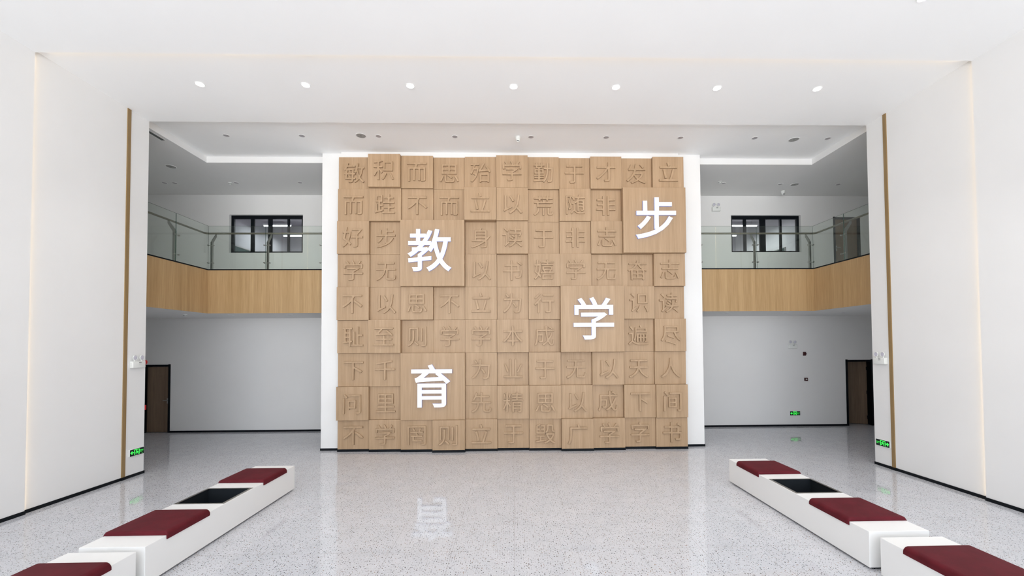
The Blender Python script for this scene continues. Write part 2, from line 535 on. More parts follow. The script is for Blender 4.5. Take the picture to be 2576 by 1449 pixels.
GLYPH_DATA = '''
敏|-289,106 -256,65 -228,22 -209,-18 -158,9 -177,48 -206,91 -241,130;-359,490 -378,418 -403,347 -432,281 -466,221 -504,170 -482,156 -458,139 -439,124 -398,184 -414,-19 -491,-19 -491,-86 -420,-86 -448,-318 -120,-318 -126,-356 -134,-381 -142,-397 -151,-407 -162,-412 -176,-413 -281,-409 -272,-431 -265,-455 -261,-478 -217,-480 -177,-481 -144,-479 -118,-472 -97,-460 -78,-440 -65,-416 -55,-376 -46,-318 48,-318 48,-251 -40,-251 -29,-86 55,-86 55,-19 -27,-19 -21,165 -21,204 -387,204 -341,299 40,299 40,370 -314,370 -282,476;-301,-121 -267,-163 -236,-209 -215,-251 -365,-251 -348,-86 -103,-86 -112,-251 -210,-251 -162,-225 -183,-183 -215,-137 -251,-95;-99,-19 -342,-19 -329,135 -94,135;154,213 348,213 335,134 320,59 301,-11 279,-77 253,-138 212,-30 179,87;146,490 126,388 101,289 69,196 32,112 -11,40 10,24 33,5 49,-11 69,20 88,54 106,91 134,-20 168,-124 209,-218 174,-268 134,-313 90,-355 40,-392 -14,-425 38,-484 88,-451 134,-416 176,-377 214,-336 249,-292 281,-339 315,-383 353,-422 395,-458 439,-489 455,-466 475,-444 496,-426 448,-395 404,-358 364,-316 328,-269 295,-218 330,-145 360,-66 385,20 406,113 423,213 482,213 482,286 176,286 193,349 208,413 221,479
积|276,-184 331,-285 379,-388 413,-478 488,-446 453,-358 403,-256 346,-158;58,-160 37,-224 11,-286 -20,-344 -56,-396 -95,-440 -72,-454 -47,-472 -27,-486 13,-438 51,-381 84,-317 114,-249 138,-178;59,338 362,338 362,21 59,21;-18,415 -18,-56 442,-56 442,415;-110,481 -220,447 -355,418 -495,395 -485,374 -477,352 -471,332 -295,359 -295,185 -483,185 -483,111 -307,111 -337,36 -373,-38 -413,-109 -455,-173 -498,-225 -482,-248 -466,-275 -454,-300 -398,-222 -344,-125 -295,-19 -295,-488 -218,-488 -218,6 -176,-56 -135,-119 -106,-168 -58,-101 -102,-45 -167,32 -218,91 -218,111 -50,111 -50,185 -218,185 -218,374 -163,387 -111,402 -64,417
而|-474,435 -474,354 -60,354 -71,303 -84,251 -97,201 -420,201 -420,-487 -340,-487 -340,126 -171,126 -171,-453 -92,-453 -92,126 83,126 83,-453 163,-453 163,126 343,126 343,-387 341,-399 335,-404 323,-406 193,-406 204,-430 214,-457 219,-482 289,-481 343,-478 383,-468 399,-459 411,-447 418,-431 422,-412 423,-387 423,201 -13,201 35,354 479,354 479,435
思|-226,-146 -226,-357 -222,-400 -208,-431 -182,-451 -140,-462 -81,-465 134,-465 185,-460 221,-443 245,-411 260,-359 268,-284 243,-277 217,-267 195,-253 191,-314 184,-354 172,-378 154,-389 128,-392 -75,-392 -106,-391 -126,-388 -139,-382 -145,-372 -146,-357 -146,-146;-128,-105 -45,-154 34,-210 94,-262 150,-207 88,-156 8,-102 -75,-56;257,-158 316,-248 367,-341 401,-423 479,-391 442,-308 389,-216 327,-128;-364,-140 -380,-192 -399,-247 -423,-301 -450,-351 -480,-395 -410,-433 -379,-387 -353,-334 -329,-277 -309,-220 -293,-165;-378,444 -378,-37 368,-37 368,444;-302,171 -43,171 -43,35 -302,35;36,171 290,171 290,35 36,35;-302,372 -43,372 -43,238 -302,238;36,372 290,372 290,238 36,238
殆|-393,-53 -347,-83 -299,-115 -257,-148 -292,-219 -333,-281 -378,-336 -428,-383 -482,-422 -462,-439 -442,-461 -426,-482 -330,-400 -247,-291 -179,-154 -127,12 -92,209 -139,223 -152,221 -304,221 -291,268 -280,316 -269,365 -66,365 -66,438 -483,438 -483,365 -348,365 -368,271 -394,182 -425,100 -462,26 -505,-38 -451,-99 -404,-27 -363,55 -328,147 -175,147 -189,69 -206,-4 -227,-72 -267,-44 -310,-17 -351,7;-33,-55 -33,-487 40,-487 40,-439 347,-439 347,-485 422,-485 422,-55;40,-368 40,-127 347,-127 347,-368;-74,30 -26,42 105,56 394,79 431,2 499,39 450,132 383,237 308,337 245,306 282,256 319,203 354,148 22,126 90,230 155,346 214,468 134,491 73,358 10,245 -32,176 -57,142 -79,119 -99,108 -89,82 -80,53
学|-43,-33 -43,-110 -468,-110 -468,-185 -43,-185 -43,-387 -45,-400 -53,-407 -70,-410 -246,-409 -232,-433 -220,-460 -211,-485 -126,-484 -62,-480 -14,-471 6,-463 21,-452 31,-436 36,-415 38,-388 38,-185 472,-185 472,-110 38,-110 38,-67 134,-20 224,36 301,96 249,135 232,131 -290,131 -290,61 143,61 84,25 21,-7;-81,473 -49,420 -21,364 -1,314 -234,314 -194,334 -220,380 -256,431 -297,480 -363,450 -328,406 -296,358 -270,314 -447,314 -447,103 -370,103 -370,242 375,242 375,103 454,103 454,314 279,314 314,359 350,408 383,456 302,484 272,428 234,369 194,314 21,314 76,335 55,387 24,445 -11,500
勤|174,482 172,241 36,241 36,166 170,166 162,36 146,-84 121,-193 83,-289 29,-372 29,-345 -182,-362 -182,-287 10,-287 10,-231 -182,-231 -182,-167 32,-167 32,-109 -182,-109 -182,-53 15,-53 15,167 -182,167 -182,218 -59,218 -59,344 50,344 50,404 -59,404 -59,490 -134,490 -134,404 -302,404 -302,490 -375,490 -375,404 -486,404 -486,344 -375,344 -375,218 -257,218 -257,167 -448,167 -448,-53 -257,-53 -257,-109 -461,-109 -461,-167 -257,-167 -257,-231 -444,-231 -444,-287 -257,-287 -257,-368 -490,-385 -482,-453 -7,-413 -32,-435 -12,-451 9,-471 25,-491 110,-396 170,-281 209,-148 232,2 244,166 398,166 392,-38 385,-190 376,-294 366,-359 352,-392 343,-403 331,-408 316,-409 204,-404 214,-428 222,-455 225,-479 272,-481 315,-481 350,-479 377,-473 399,-461 419,-439 437,-399 449,-324 459,-205 467,-33 473,201 474,241 247,241 249,482;-134,344 -134,272 -302,272 -302,344;-379,110 -257,110 -257,5 -379,5;-182,110 -57,110 -57,5 -182,5
于|-400,415 -400,335 -32,335 -32,66 -473,66 -473,-13 -32,-13 -32,-370 -35,-387 -46,-396 -64,-399 -105,-400 -173,-400 -257,-398 -244,-425 -232,-455 -224,-482 -127,-481 -55,-476 -5,-467 17,-458 32,-444 43,-426 50,-402 52,-370 52,-13 473,-13 473,66 52,66 52,335 399,335 399,415
才|94,491 94,275 -461,275 -461,193 14,193 -66,79 -161,-31 -266,-132 -379,-219 -494,-287 -471,-309 -449,-335 -432,-359 -314,-281 -198,-184 -88,-75 10,44 94,165 94,-363 91,-379 81,-387 63,-391 27,-391 -33,-391 -107,-389 -94,-416 -84,-446 -77,-472 14,-472 81,-467 127,-457 147,-448 162,-435 172,-417 178,-394 180,-363 180,193 465,193 465,275 180,275 180,491
发|183,437 232,384 281,328 319,280 382,324 343,369 294,423 245,476;-379,154 -360,163 -322,170 -265,172 -116,172 -164,45 -225,-71 -301,-174 -392,-264 -500,-342 -478,-360 -456,-383 -440,-403 -362,-349 -292,-290 -230,-225 -175,-154 -127,-78 -81,-154 -28,-223 32,-285 -24,-322 -84,-354 -147,-381 -211,-403 -277,-421 -261,-442 -246,-466 -234,-489 -164,-468 -95,-442 -29,-412 34,-377 94,-337 154,-378 219,-413 289,-444 363,-470 443,-490 457,-466 475,-440 493,-419 417,-402 345,-380 278,-353 215,-322 157,-287 210,-235 257,-177 300,-113 336,-41 365,37 311,62 296,58 -63,58 -50,95 -37,133 -25,172 456,172 457,248 -4,248 12,323 26,400 39,480 -50,495 -63,409 -77,327 -95,248 -289,248 -259,309 -232,376 -210,445 -295,461 -319,380 -346,312 -366,272 -379,251 -391,236 -405,229 -395,205 -386,176;93,-239 51,-200 13,-159 -21,-115 -51,-68 -78,-19 257,-19 231,-69 202,-116 169,-160 132,-201
立|-429,290 -429,210 431,210 431,290;-281,134 -241,-18 -205,-177 -180,-316 -96,-295 -122,-156 -160,0 -202,152;-77,476 -57,417 -38,356 -25,302 57,327 42,379 22,439 1,497;202,152 159,-19 103,-202 43,-362 -474,-362 -474,-442 474,-442 474,-362 129,-362 187,-208 243,-34 293,137
跬|-372,376 -189,376 -189,184 -372,184;-494,-358 -473,-437 -82,-325 -93,-251 -231,-290 -231,-99 -95,-99 -95,-29 -231,-29 -231,115 -114,115 -114,445 -444,445 -444,115 -303,115 -303,-309 -375,-328 -375,19 -440,19 -440,-345;-109,-378 -109,-454 489,-454 489,-378 241,-378 241,-198 450,-198 450,-124 241,-124 241,13 161,13 161,-124 -47,-124 -47,-198 161,-198 161,-378;-71,118 -71,43 471,43 471,118 243,118 243,269 434,269 434,343 243,343 243,488 163,488 163,343 -29,343 -29,269 163,269 163,118
不|62,106 195,10 324,-93 423,-187 488,-125 386,-33 255,66 122,157;-459,416 -459,334 14,334 -58,226 -146,122 -248,25 -362,-60 -485,-131 -431,-201 -344,-151 -262,-94 -184,-31 -111,37 -44,109 -44,-485 42,-485 42,218 69,256 93,295 116,334 457,334 457,416
以|-134,354 -72,270 -15,180 26,100 97,143 55,220 -3,308 -66,392;277,449 255,190 210,-24 132,-194 11,-327 -164,-425 -142,-446 -120,-472 -104,-494 -22,-452 49,-405 111,-352 164,-294 209,-229 293,-318 369,-407 425,-484 495,-432 428,-347 341,-251 247,-158 285,-61 313,47 335,167 351,300 362,446;-382,-381 -342,-352 -236,-296 -8,-185 -29,-111 -277,-227 -277,409 -362,409 -362,-218 -366,-246 -378,-270 -394,-289 -410,-304 -426,-315 -410,-335 -394,-359
荒|-47,-123 -47,-477 33,-477 33,-123;202,-121 202,-377 205,-415 214,-443 231,-461 258,-471 298,-473 399,-473 432,-469 456,-455 472,-428 483,-385 489,-324 466,-316 441,-306 421,-295 419,-343 416,-375 411,-393 402,-402 391,-404 309,-404 290,-402 281,-394 279,-376 279,-121;-299,-118 -299,-193 -303,-239 -318,-289 -351,-341 -406,-391 -490,-437 -470,-453 -449,-473 -433,-491 -340,-438 -278,-378 -241,-315 -223,-252 -218,-194 -218,-118;-71,282 -51,253 -33,222 -18,192 -463,192 -463,122 -324,122 -324,-66 383,-66 383,4 -242,4 -242,122 461,122 461,192 70,192 51,228 28,267 3,302;147,490 147,404 -151,404 -151,490 -230,490 -230,404 -471,404 -471,333 -230,333 -230,249 -151,249 -151,333 147,333 147,248 226,248 226,333 471,333 471,404 226,404 226,490
随|-184,369 -142,313 -104,254 -76,201 -20,234 -49,285 -88,343 -131,398;183,491 174,450 163,410 151,371 -4,371 -4,302 125,302 100,252 72,206 42,163 8,124 -29,90 25,38 52,64 77,92 101,122 101,-330 170,-330 170,-152 367,-152 367,-257 366,-265 362,-269 353,-270 278,-269 286,-289 293,-311 298,-331 345,-330 382,-327 410,-319 428,-306 437,-286 439,-257 439,210 158,210 173,239 188,270 201,302 483,302 483,371 227,371 256,479;170,1 367,1 367,-92 170,-92;170,59 170,147 367,147 367,59;-448,445 -448,-487 -377,-487 -377,372 -262,372 -283,293 -307,206 -333,123 -300,72 -277,24 -263,-20 -256,-61 -253,-98 -255,-130 -261,-158 -273,-175 -281,-180 -290,-183 -300,-184 -350,-182 -340,-205 -334,-229 -331,-250 -311,-251 -291,-251 -273,-249 -255,-245 -239,-239 -224,-230 -210,-215 -199,-194 -192,-169 -188,-139 -187,-107 -189,-65 -196,-20 -210,27 -232,77 -265,130 -235,224 -204,324 -176,419 -226,449 -238,445;-23,81 -189,81 -189,13 -92,13 -92,-287 -134,-314 -179,-356 -225,-411 -175,-477 -150,-436 -126,-400 -103,-371 -82,-351 -63,-344 -38,-353 -7,-376 28,-404 65,-427 104,-445 146,-456 194,-463 247,-465 477,-457 480,-433 486,-405 495,-382 414,-389 327,-394 248,-396 199,-394 155,-388 115,-378 78,-363 44,-344 -23,-295
非|83,485 83,-487 165,-487 165,-232 486,-232 486,-154 165,-154 165,13 446,13 446,89 165,89 165,250 468,250 468,328 165,328 165,485;-472,-152 -472,-231 -157,-231 -157,-486 -75,-486 -75,486 -157,486 -157,329 -448,329 -448,250 -157,250 -157,90 -431,90 -431,13 -157,13 -157,-152
步|-223,44 -256,-8 -297,-58 -342,-105 -389,-148 -437,-185 -417,-204 -395,-226 -378,-246 -328,-203 -278,-153 -229,-98 -185,-41 -146,19;-309,408 -309,166 -468,166 -468,90 -38,90 -38,-247 39,-247 -46,-291 -140,-329 -244,-360 -356,-386 -478,-405 -461,-430 -447,-456 -436,-482 -208,-434 -13,-365 150,-271 282,-151 381,-1 306,35 267,-33 222,-94 170,-149 112,-199 46,-243 46,90 464,90 464,166 54,166 54,302 367,302 367,377 54,377 54,490 -30,490 -30,166 -228,166 -228,408
好|-464,-92 -406,-132 -348,-175 -292,-221 -327,-273 -367,-320 -409,-360 -455,-394 -504,-422 -486,-441 -468,-464 -454,-486 -403,-454 -354,-417 -310,-375 -269,-327 -231,-274 -189,-315 -151,-355 -122,-392 -67,-325 -101,-286 -143,-244 -191,-200 -159,-125 -132,-41 -109,51 -92,152 -79,263 -128,276 -142,273 -297,273 -283,346 -271,417 -261,485 -340,490 -349,421 -360,348 -374,273 -488,273 -488,198 -388,198 -413,91 -438,-7;-162,198 -174,118 -189,44 -207,-26 -229,-90 -253,-149 -376,-61 -354,19 -333,107 -312,198;171,162 171,39 -76,39 -76,-37 171,-37 171,-392 169,-404 162,-411 148,-413 10,-412 21,-436 32,-463 39,-487 112,-487 167,-483 207,-474 225,-466 237,-454 246,-438 251,-418 252,-393 252,-37 488,-37 488,39 252,39 252,143 327,215 397,295 456,378 401,417 382,412 -28,412 -28,338 328,338 280,275 226,214
教|139,490 118,386 91,285 58,191 19,106 -27,32 -65,60 -81,56 -191,56 -124,134 26,134 26,205 -74,205 -27,280 14,360 52,445 -23,466 -63,373 -110,286 -164,205 -230,205 -230,310 -97,310 -97,379 -230,379 -230,490 -304,490 -304,379 -445,379 -445,310 -304,310 -304,205 -489,205 -489,134 -219,134 -244,107 -270,81 -297,56 -401,56 -401,-9 -376,-9 -415,-36 -455,-61 -497,-84 -477,-103 -456,-126 -440,-145 -376,-104 -315,-59 -257,-9 -143,-9 -182,-44 -223,-77 -264,-106 -264,-183 -490,-205 -481,-278 -264,-255 -264,-401 -265,-411 -271,-415 -282,-417 -395,-417 -384,-440 -376,-464 -370,-486 -309,-486 -261,-483 -226,-474 -211,-466 -200,-456 -193,-442 -190,-425 -189,-403 -189,-246 33,-222 33,-152 -189,-176 -189,-124 -132,-82 -77,-34 -27,16 30,-32 56,6 80,47 103,92 129,-14 161,-114 198,-206 160,-258 115,-305 65,-348 8,-386 -55,-419 -38,-441 -20,-467 -7,-490 53,-456 107,-419 156,-378 201,-333 241,-284 274,-334 310,-379 350,-420 393,-457 440,-488 457,-464 477,-440 498,-420 448,-390 402,-353 361,-310 323,-261 290,-208 326,-136 356,-58 382,27 404,119 421,218 489,218 489,293 176,293 192,353 207,415 219,478;154,218 338,218 316,93 286,-20 246,-121 208,-16 177,98
身|214,162 214,64 -229,64 -229,162;214,223 -229,223 -229,316 214,316;214,3 214,-86 196,-100 -229,-100 -229,3;-449,-100 -449,-172 103,-172 -2,-237 -115,-296 -233,-347 -358,-392 -487,-429 -470,-450 -452,-474 -438,-496 -295,-449 -157,-395 -26,-332 99,-260 214,-178 214,-374 211,-390 202,-400 183,-403 -4,-401 8,-427 18,-456 25,-482 120,-481 191,-476 240,-467 260,-458 275,-444 285,-426 290,-403 292,-375 292,-113 354,-52 413,14 466,83 397,118 364,74 329,30 292,-11 292,386 -4,386 46,479 -45,494 -56,460 -71,423 -88,386 -308,386 -308,-100
读|-61,78 -3,44 51,7 93,-29 131,16 88,51 33,87 -24,118;-139,-19 -80,-53 -24,-93 19,-130 57,-83 14,-47 -42,-9 -100,23;194,-291 284,-355 370,-426 436,-490 487,-438 420,-375 332,-307 242,-245;-420,414 -360,360 -302,302 -257,251 -202,310 -249,359 -308,414 -369,466;-142,228 -142,159 372,159 357,113 341,70 326,33 389,16 415,76 440,146 464,218 413,231 400,228 196,228 196,324 418,324 418,392 196,392 196,490 117,490 117,392 -103,392 -103,324 117,324 117,228;147,117 147,-8 146,-49 142,-92 133,-135 -164,-135 -164,-206 107,-206 77,-254 35,-302 -21,-347 -92,-390 -181,-430 -164,-448 -146,-471 -133,-493 -28,-443 55,-388 117,-329 162,-268 193,-206 473,-206 473,-135 213,-135 220,-93 223,-51 224,-10 224,117;-489,157 -489,80 -332,80 -332,-308 -336,-337 -344,-362 -357,-382 -370,-398 -382,-410 -367,-426 -351,-447 -340,-466 -340,-465 -316,-439 -256,-386 -131,-282 -142,-263 -153,-239 -162,-215 -258,-292 -258,157
志|-245,-130 -245,-362 -241,-407 -226,-438 -197,-459 -153,-469 -90,-472 152,-472 206,-468 243,-451 268,-420 284,-370 293,-298 268,-291 242,-281 219,-268 215,-326 208,-364 196,-386 176,-397 147,-400 -86,-400 -120,-399 -143,-395 -157,-388 -163,-377 -165,-361 -165,-130;-130,-66 -41,-125 43,-190 107,-250 165,-196 99,-136 14,-74 -75,-19;259,-156 312,-253 361,-354 396,-440 473,-408 437,-323 386,-225 331,-129;-372,-140 -387,-192 -405,-247 -427,-301 -451,-352 -479,-397 -408,-434 -380,-387 -356,-334 -335,-276 -316,-219 -301,-164;-44,490 -44,337 -472,337 -472,261 -44,261 -44,80 -403,80 -403,5 410,5 410,80 39,80 39,261 474,261 474,337 39,337 39,490
无|-411,419 -411,341 -58,341 -61,264 -67,184 -77,105 -477,105 -477,27 -92,27 -126,-81 -178,-183 -254,-276 -356,-356 -490,-422 -470,-442 -451,-465 -436,-487 -291,-412 -181,-319 -101,-212 -46,-96 -11,27 11,27 11,-338 15,-389 29,-424 54,-447 94,-459 151,-463 350,-463 403,-457 440,-436 464,-397 480,-336 488,-248 462,-240 434,-228 411,-214 407,-288 400,-337 389,-366 371,-380 345,-384 159,-384 131,-383 113,-379 101,-371 96,-358 94,-338 94,27 479,27 479,105 3,105 12,184 18,263 22,341 418,341 418,419
书|230,405 302,355 374,301 430,253 479,314 421,360 349,411 278,459;-398,304 -398,227 -88,227 -88,18 -468,18 -468,-59 -88,-59 -88,-486 -7,-486 -7,-59 386,-59 379,-141 371,-205 361,-251 350,-282 338,-299 327,-306 313,-309 294,-310 256,-309 199,-307 133,-302 147,-327 156,-354 161,-380 224,-383 280,-383 323,-382 356,-377 382,-367 405,-349 423,-323 437,-281 450,-218 460,-132 470,-19 473,18 318,18 318,304 -7,304 -7,487 -88,487 -88,304;-7,18 -7,227 240,227 240,18
嬉|-16,114 327,114 327,33 -16,33;114,491 114,405 -159,405 -159,346 114,346 114,278 -124,278 -124,219 437,219 437,278 193,278 193,346 472,346 472,405 193,405 193,491;-46,-36 -30,-65 -15,-96 -4,-125 -183,-125 -183,-187 489,-187 489,-125 303,-125 354,-37 290,-22 404,-22 404,168 -91,168 -91,-22 4,-22;49,-125 66,-120 54,-90 37,-56 18,-22 279,-22 265,-56 248,-92 230,-124 234,-125;-98,-235 -98,-488 -23,-488 -23,-456 344,-456 344,-484 422,-484 422,-235;-23,-398 -23,-294 344,-294 344,-398;-336,198 -238,198 -252,63 -275,-58 -306,-162 -396,-87 -375,1 -355,97;-474,-115 -428,-152 -381,-191 -335,-233 -362,-282 -391,-325 -423,-363 -458,-395 -496,-421 -479,-440 -462,-462 -449,-482 -410,-452 -373,-418 -339,-379 -309,-336 -281,-287 -249,-323 -221,-357 -199,-388 -151,-326 -177,-291 -210,-253 -248,-214 -222,-137 -201,-51 -184,45 -172,150 -164,267 -208,275 -222,273 -324,273 -294,488 -368,491 -375,422 -384,348 -395,273 -489,273 -489,198 -408,198 -429,83 -452,-24
奋|-30,490 -41,445 -54,399 -70,352 -440,352 -440,280 -104,280 -147,216 -205,157 -281,103 -377,56 -496,18 -479,-2 -464,-25 -453,-46 -410,-34 -370,-20 -332,-5 -332,-485 -255,-485 -255,-422 248,-422 248,-485 328,-485 328,-5 364,-19 402,-32 440,-43 455,-19 474,5 494,26 391,55 299,96 217,147 148,209 92,280 455,280 455,352 13,352 28,398 39,444 49,490;-18,280 11,280 45,224 84,172 129,124 179,82 234,44 -234,44 -174,85 -123,130 -81,178 -46,228;-255,-357 -255,-221 -42,-221 -42,-357;248,-357 36,-357 36,-221 248,-221;-255,-155 -255,-25 -42,-25 -42,-155;248,-155 36,-155 36,-25 248,-25
为|-360,431 -317,377 -277,320 -248,269 -176,304 -206,354 -247,409 -292,461;-2,-8 54,-79 105,-153 143,-218 213,-180 174,-117 121,-45 64,24;-95,488 -95,363 -99,234 -445,234 -445,155 -108,155 -132,39 -175,-79 -242,-197 -340,-309 -473,-414 -452,-431 -429,-452 -411,-472 -269,-358 -165,-234 -94,-104 -50,27 -26,155 341,155 331,-37 321,-181 308,-283 294,-348 277,-382 265,-392 250,-396 230,-397 192,-397 135,-395 65,-391 79,-417 89,-446 93,-473 158,-476 217,-477 263,-476 298,-469 326,-456 351,-432 373,-389 390,-314 403,-197 414,-31 425,193 426,234 -18,234 -14,362 -14,488
行|-70,427 -70,350 453,350 453,427;-248,491 -286,443 -333,394 -385,345 -440,299 -495,259 -448,195 -350,273 -254,365 -172,460;-116,133 -116,57 242,57 242,-384 239,-398 230,-405 214,-408 47,-405 59,-431 68,-459 74,-484 164,-484 230,-482 275,-472 293,-463 307,-450 316,-433 321,-412 323,-385 323,57 483,57 483,133;-206,263 -254,190 -311,120 -374,53 -439,-8 -505,-60 -449,-127 -409,-93 -368,-56 -328,-15 -328,-490 -249,-490 -249,72 -206,125 -166,180 -130,235
识|13,338 335,338 335,21 13,21;-65,415 -65,-56 417,-56 417,415;252,-184 308,-285 358,-388 392,-478 470,-446 435,-358 384,-256 325,-158;10,-160 -11,-224 -38,-286 -71,-344 -107,-396 -148,-440 -125,-454 -99,-471 -78,-486 -37,-437 2,-380 37,-317 67,-249 92,-178;-423,415 -363,360 -304,302 -259,251 -204,307 -250,356 -310,412 -371,463;-479,157 -479,80 -329,80 -329,-289 -333,-320 -344,-348 -359,-372 -374,-390 -388,-403 -372,-419 -353,-439 -340,-457 -314,-431 -247,-377 -109,-268 -120,-249 -131,-224 -140,-200 -251,-285 -251,157
耻|-79,-382 -79,-457 493,-457 493,-382 285,-382 285,31 472,31 472,107 285,107 285,488 208,488 208,-382 88,-382 88,248 12,248 12,-382;-489,-259 -476,-337 -184,-287 -184,-487 -110,-487 -110,-276 -38,-263 -42,-192 -110,-202 -110,370 -36,370 -36,444 -483,444 -483,370 -412,370 -412,-248;-338,370 -184,370 -184,223 -338,223;-338,155 -184,155 -184,3 -338,3;-338,-65 -184,-65 -184,-214 -338,-238
至|-377,47 -312,58 -124,70 300,90 326,63 348,37 366,13 435,62 360,143 263,230 162,310 99,268 144,233 189,196 232,156 -262,137 -195,202 -128,276 -62,357 443,357 443,432 -450,432 -450,357 -167,357 -232,278 -290,215 -329,176 -356,152 -380,135 -402,126;-43,39 -43,-99 -381,-99 -381,-174 -43,-174 -43,-370 -474,-370 -474,-446 476,-446 476,-370 39,-370 39,-174 386,-174 386,-99 39,-99 39,39
则|-190,-281 -119,-341 -50,-405 3,-461 54,-402 0,-349 -70,-288 -140,-231;-422,433 -422,-212 -348,-212 -348,361 -41,361 -41,-209 37,-209 37,433;354,483 354,-375 351,-390 342,-398 326,-401 291,-402 234,-402 163,-400 176,-427 186,-456 193,-482 278,-481 341,-477 385,-467 403,-457 416,-444 426,-427 431,-404 433,-375 433,483;156,395 156,-242 231,-242 231,395;-234,289 -234,-13 -239,-102 -258,-191 -300,-277 -372,-358 -484,-429 -467,-446 -448,-468 -435,-488 -315,-410 -235,-319 -188,-219 -165,-116 -159,-15 -159,289
本|-43,489 -43,266 -463,266 -463,185 -142,185 -195,79 -258,-22 -330,-114 -409,-192 -493,-253 -472,-273 -451,-296 -434,-318 -344,-245 -260,-156 -183,-52 -116,63 -60,185 -43,185 -43,-208 -292,-208 -292,-289 -43,-289 -43,-487 41,-487 41,-289 289,-289 289,-208 41,-208 41,185 56,185 111,63 177,-52 254,-156 339,-245 431,-316 449,-292 472,-267 494,-247 407,-187 326,-110 252,-20 188,80 135,185 464,185 464,266 41,266 41,489
成|46,489 52,310 -396,310 -396,11 -398,-76 -405,-170 -421,-266 -450,-358 -494,-442 -471,-456 -446,-476 -427,-495 -377,-403 -344,-300 -325,-192 -315,-86 -313,10 -313,18 -118,18 -123,-129 -131,-214 -142,-249 -151,-256 -162,-260 -176,-261 -202,-261 -242,-259 -289,-256 -277,-279 -270,-305 -266,-330 -216,-332 -172,-333 -138,-331 -112,-326 -91,-317 -74,-300 -62,-275 -54,-231 -48,-163 -44,-68 -41,58 -40,92 -313,92 -313,232 57,232 66,131 78,34 94,-57 113,-142 135,-219 92,-266 46,-309 -4,-349 -56,-384 -111,-416 -53,-482 26,-430 100,-371 167,-304 199,-365 233,-413 272,-450 315,-472 362,-480 405,-473 437,-449 461,-406 477,-339 487,-245 464,-234 439,-219 418,-201 413,-276 407,-332 397,-369 385,-391 368,-398 336,-391 306,-370 278,-336 251,-290 227,-233 272,-170 314,-102 351,-29 384,48 414,129 334,149 296,46 251,-51 197,-140 172,-29 152,95 138,232 479,232 479,310 133,310 129,489;181,437 252,397 319,352 371,310 421,365 368,405 299,448 229,486
遍|-447,425 -395,362 -345,297 -307,240 -241,282 -280,338 -331,401 -384,462;-275,130 -487,130 -487,56 -352,56 -352,-282 -400,-311 -452,-356 -506,-414 -449,-487 -418,-444 -388,-405 -361,-374 -335,-353 -313,-346 -286,-357 -251,-383 -209,-414 -161,-439 -108,-456 -49,-467 19,-473 96,-474 226,-473 368,-468 477,-463 481,-434 491,-403 501,-377 378,-387 238,-394 98,-397 27,-396 -36,-391 -93,-382 -144,-367 -190,-344 -275,-284;-166,384 -166,215 -168,131 -174,37 -188,-60 -211,-155 -247,-244 -227,-255 -205,-271 -188,-286 -151,-202 -126,-110 -110,-15 -100,78 -96,165 428,165 428,384 187,384 172,419 154,457 137,493 63,471 100,384;-88,89 -88,-338 -22,-338 -22,-146 72,-146 72,-311 128,-311 128,-146 223,-146 223,-311 281,-311 281,-146 377,-146 377,-269 376,-275 373,-278 366,-280 310,-280 318,-299 325,-320 329,-338 367,-338 396,-335 418,-328 434,-314 442,-296 444,-270 444,89;72,-86 -22,-86 -22,28 72,28;128,-86 128,28 223,28 223,-86;281,-86 281,28 377,28 377,-86;-95,326 353,326 353,224 -95,224
尽|-187,-59 -71,-95 42,-139 132,-181 173,-113 81,-72 -34,-31 -148,3;-284,-323 -175,-349 -60,-382 51,-419 151,-457 232,-493 277,-421 193,-386 90,-350 -22,-315 -136,-285 -244,-260;-341,447 -341,255 -343,159 -355,55 -381,-51 -426,-154 -495,-248 -474,-265 -451,-287 -433,-309 -373,-232 -328,-147 -296,-57 -275,34 -263,124 139,124 180,19 232,-78 294,-165 364,-238 443,-295 458,-272 479,-248 499,-229 427,-182 363,-120 306,-47 258,35 219,124 381,124 381,447;-258,371 300,371 300,199 -259,199 -258,253
下|-473,412 -473,332 -63,332 -63,-486 21,-486 21,77 146,6 266,-69 360,-137 416,-64 308,8 172,87 36,158 21,141 21,332 473,332 473,412
千|311,477 195,446 56,418 -99,394 -260,373 -419,357 -410,335 -402,310 -397,286 -282,297 -164,311 -45,326 -45,71 -477,71 -477,-7 -45,-7 -45,-487 39,-487 39,-7 477,-7 477,71 39,71 39,338 160,360 273,383 372,410
育|247,-19 247,-101 -241,-101 -241,-19;-320,48 -320,-488 -241,-488 -241,-303 247,-303 247,-397 245,-411 236,-418 218,-421 181,-423 117,-422 40,-420 51,-442 61,-466 67,-487 159,-487 228,-484 276,-477 296,-469 310,-458 320,-443 325,-423 327,-398 327,48;-241,-161 247,-161 247,-245 -241,-245;-74,476 -23,384 -466,384 -466,313 -184,313 -237,267 -283,232 -313,210 -339,193 -362,182 -383,176 -357,94 -298,106 -122,118 276,142 355,66 420,114 352,175 267,245 181,313 468,313 468,384 72,384 6,498;105,285 204,204 -228,183 -173,222 -119,266 -65,313 148,313
业|376,243 324,117 262,-13 199,-126 265,-160 328,-48 391,80 448,209;-445,224 -388,94 -336,-39 -299,-151 -219,-122 -260,-11 -313,119 -370,246;90,477 90,-353 -89,-353 -89,478 -171,478 -171,-353 -468,-353 -468,-432 470,-432 470,-353 171,-353 171,477
天|-462,81 -462,1 -71,1 -102,-90 -155,-179 -233,-266 -342,-346 -487,-418 -469,-438 -450,-463 -435,-485 -290,-413 -179,-332 -96,-245 -38,-153 1,-59 59,-176 131,-278 219,-364 321,-433 440,-484 456,-459 475,-434 495,-413 374,-365 269,-298 182,-214 111,-114 58,1 464,1 464,81 29,81 35,201 35,328 418,328 418,409 -423,409 -423,328 -49,328 -49,201 -50,162 -52,122 -56,81
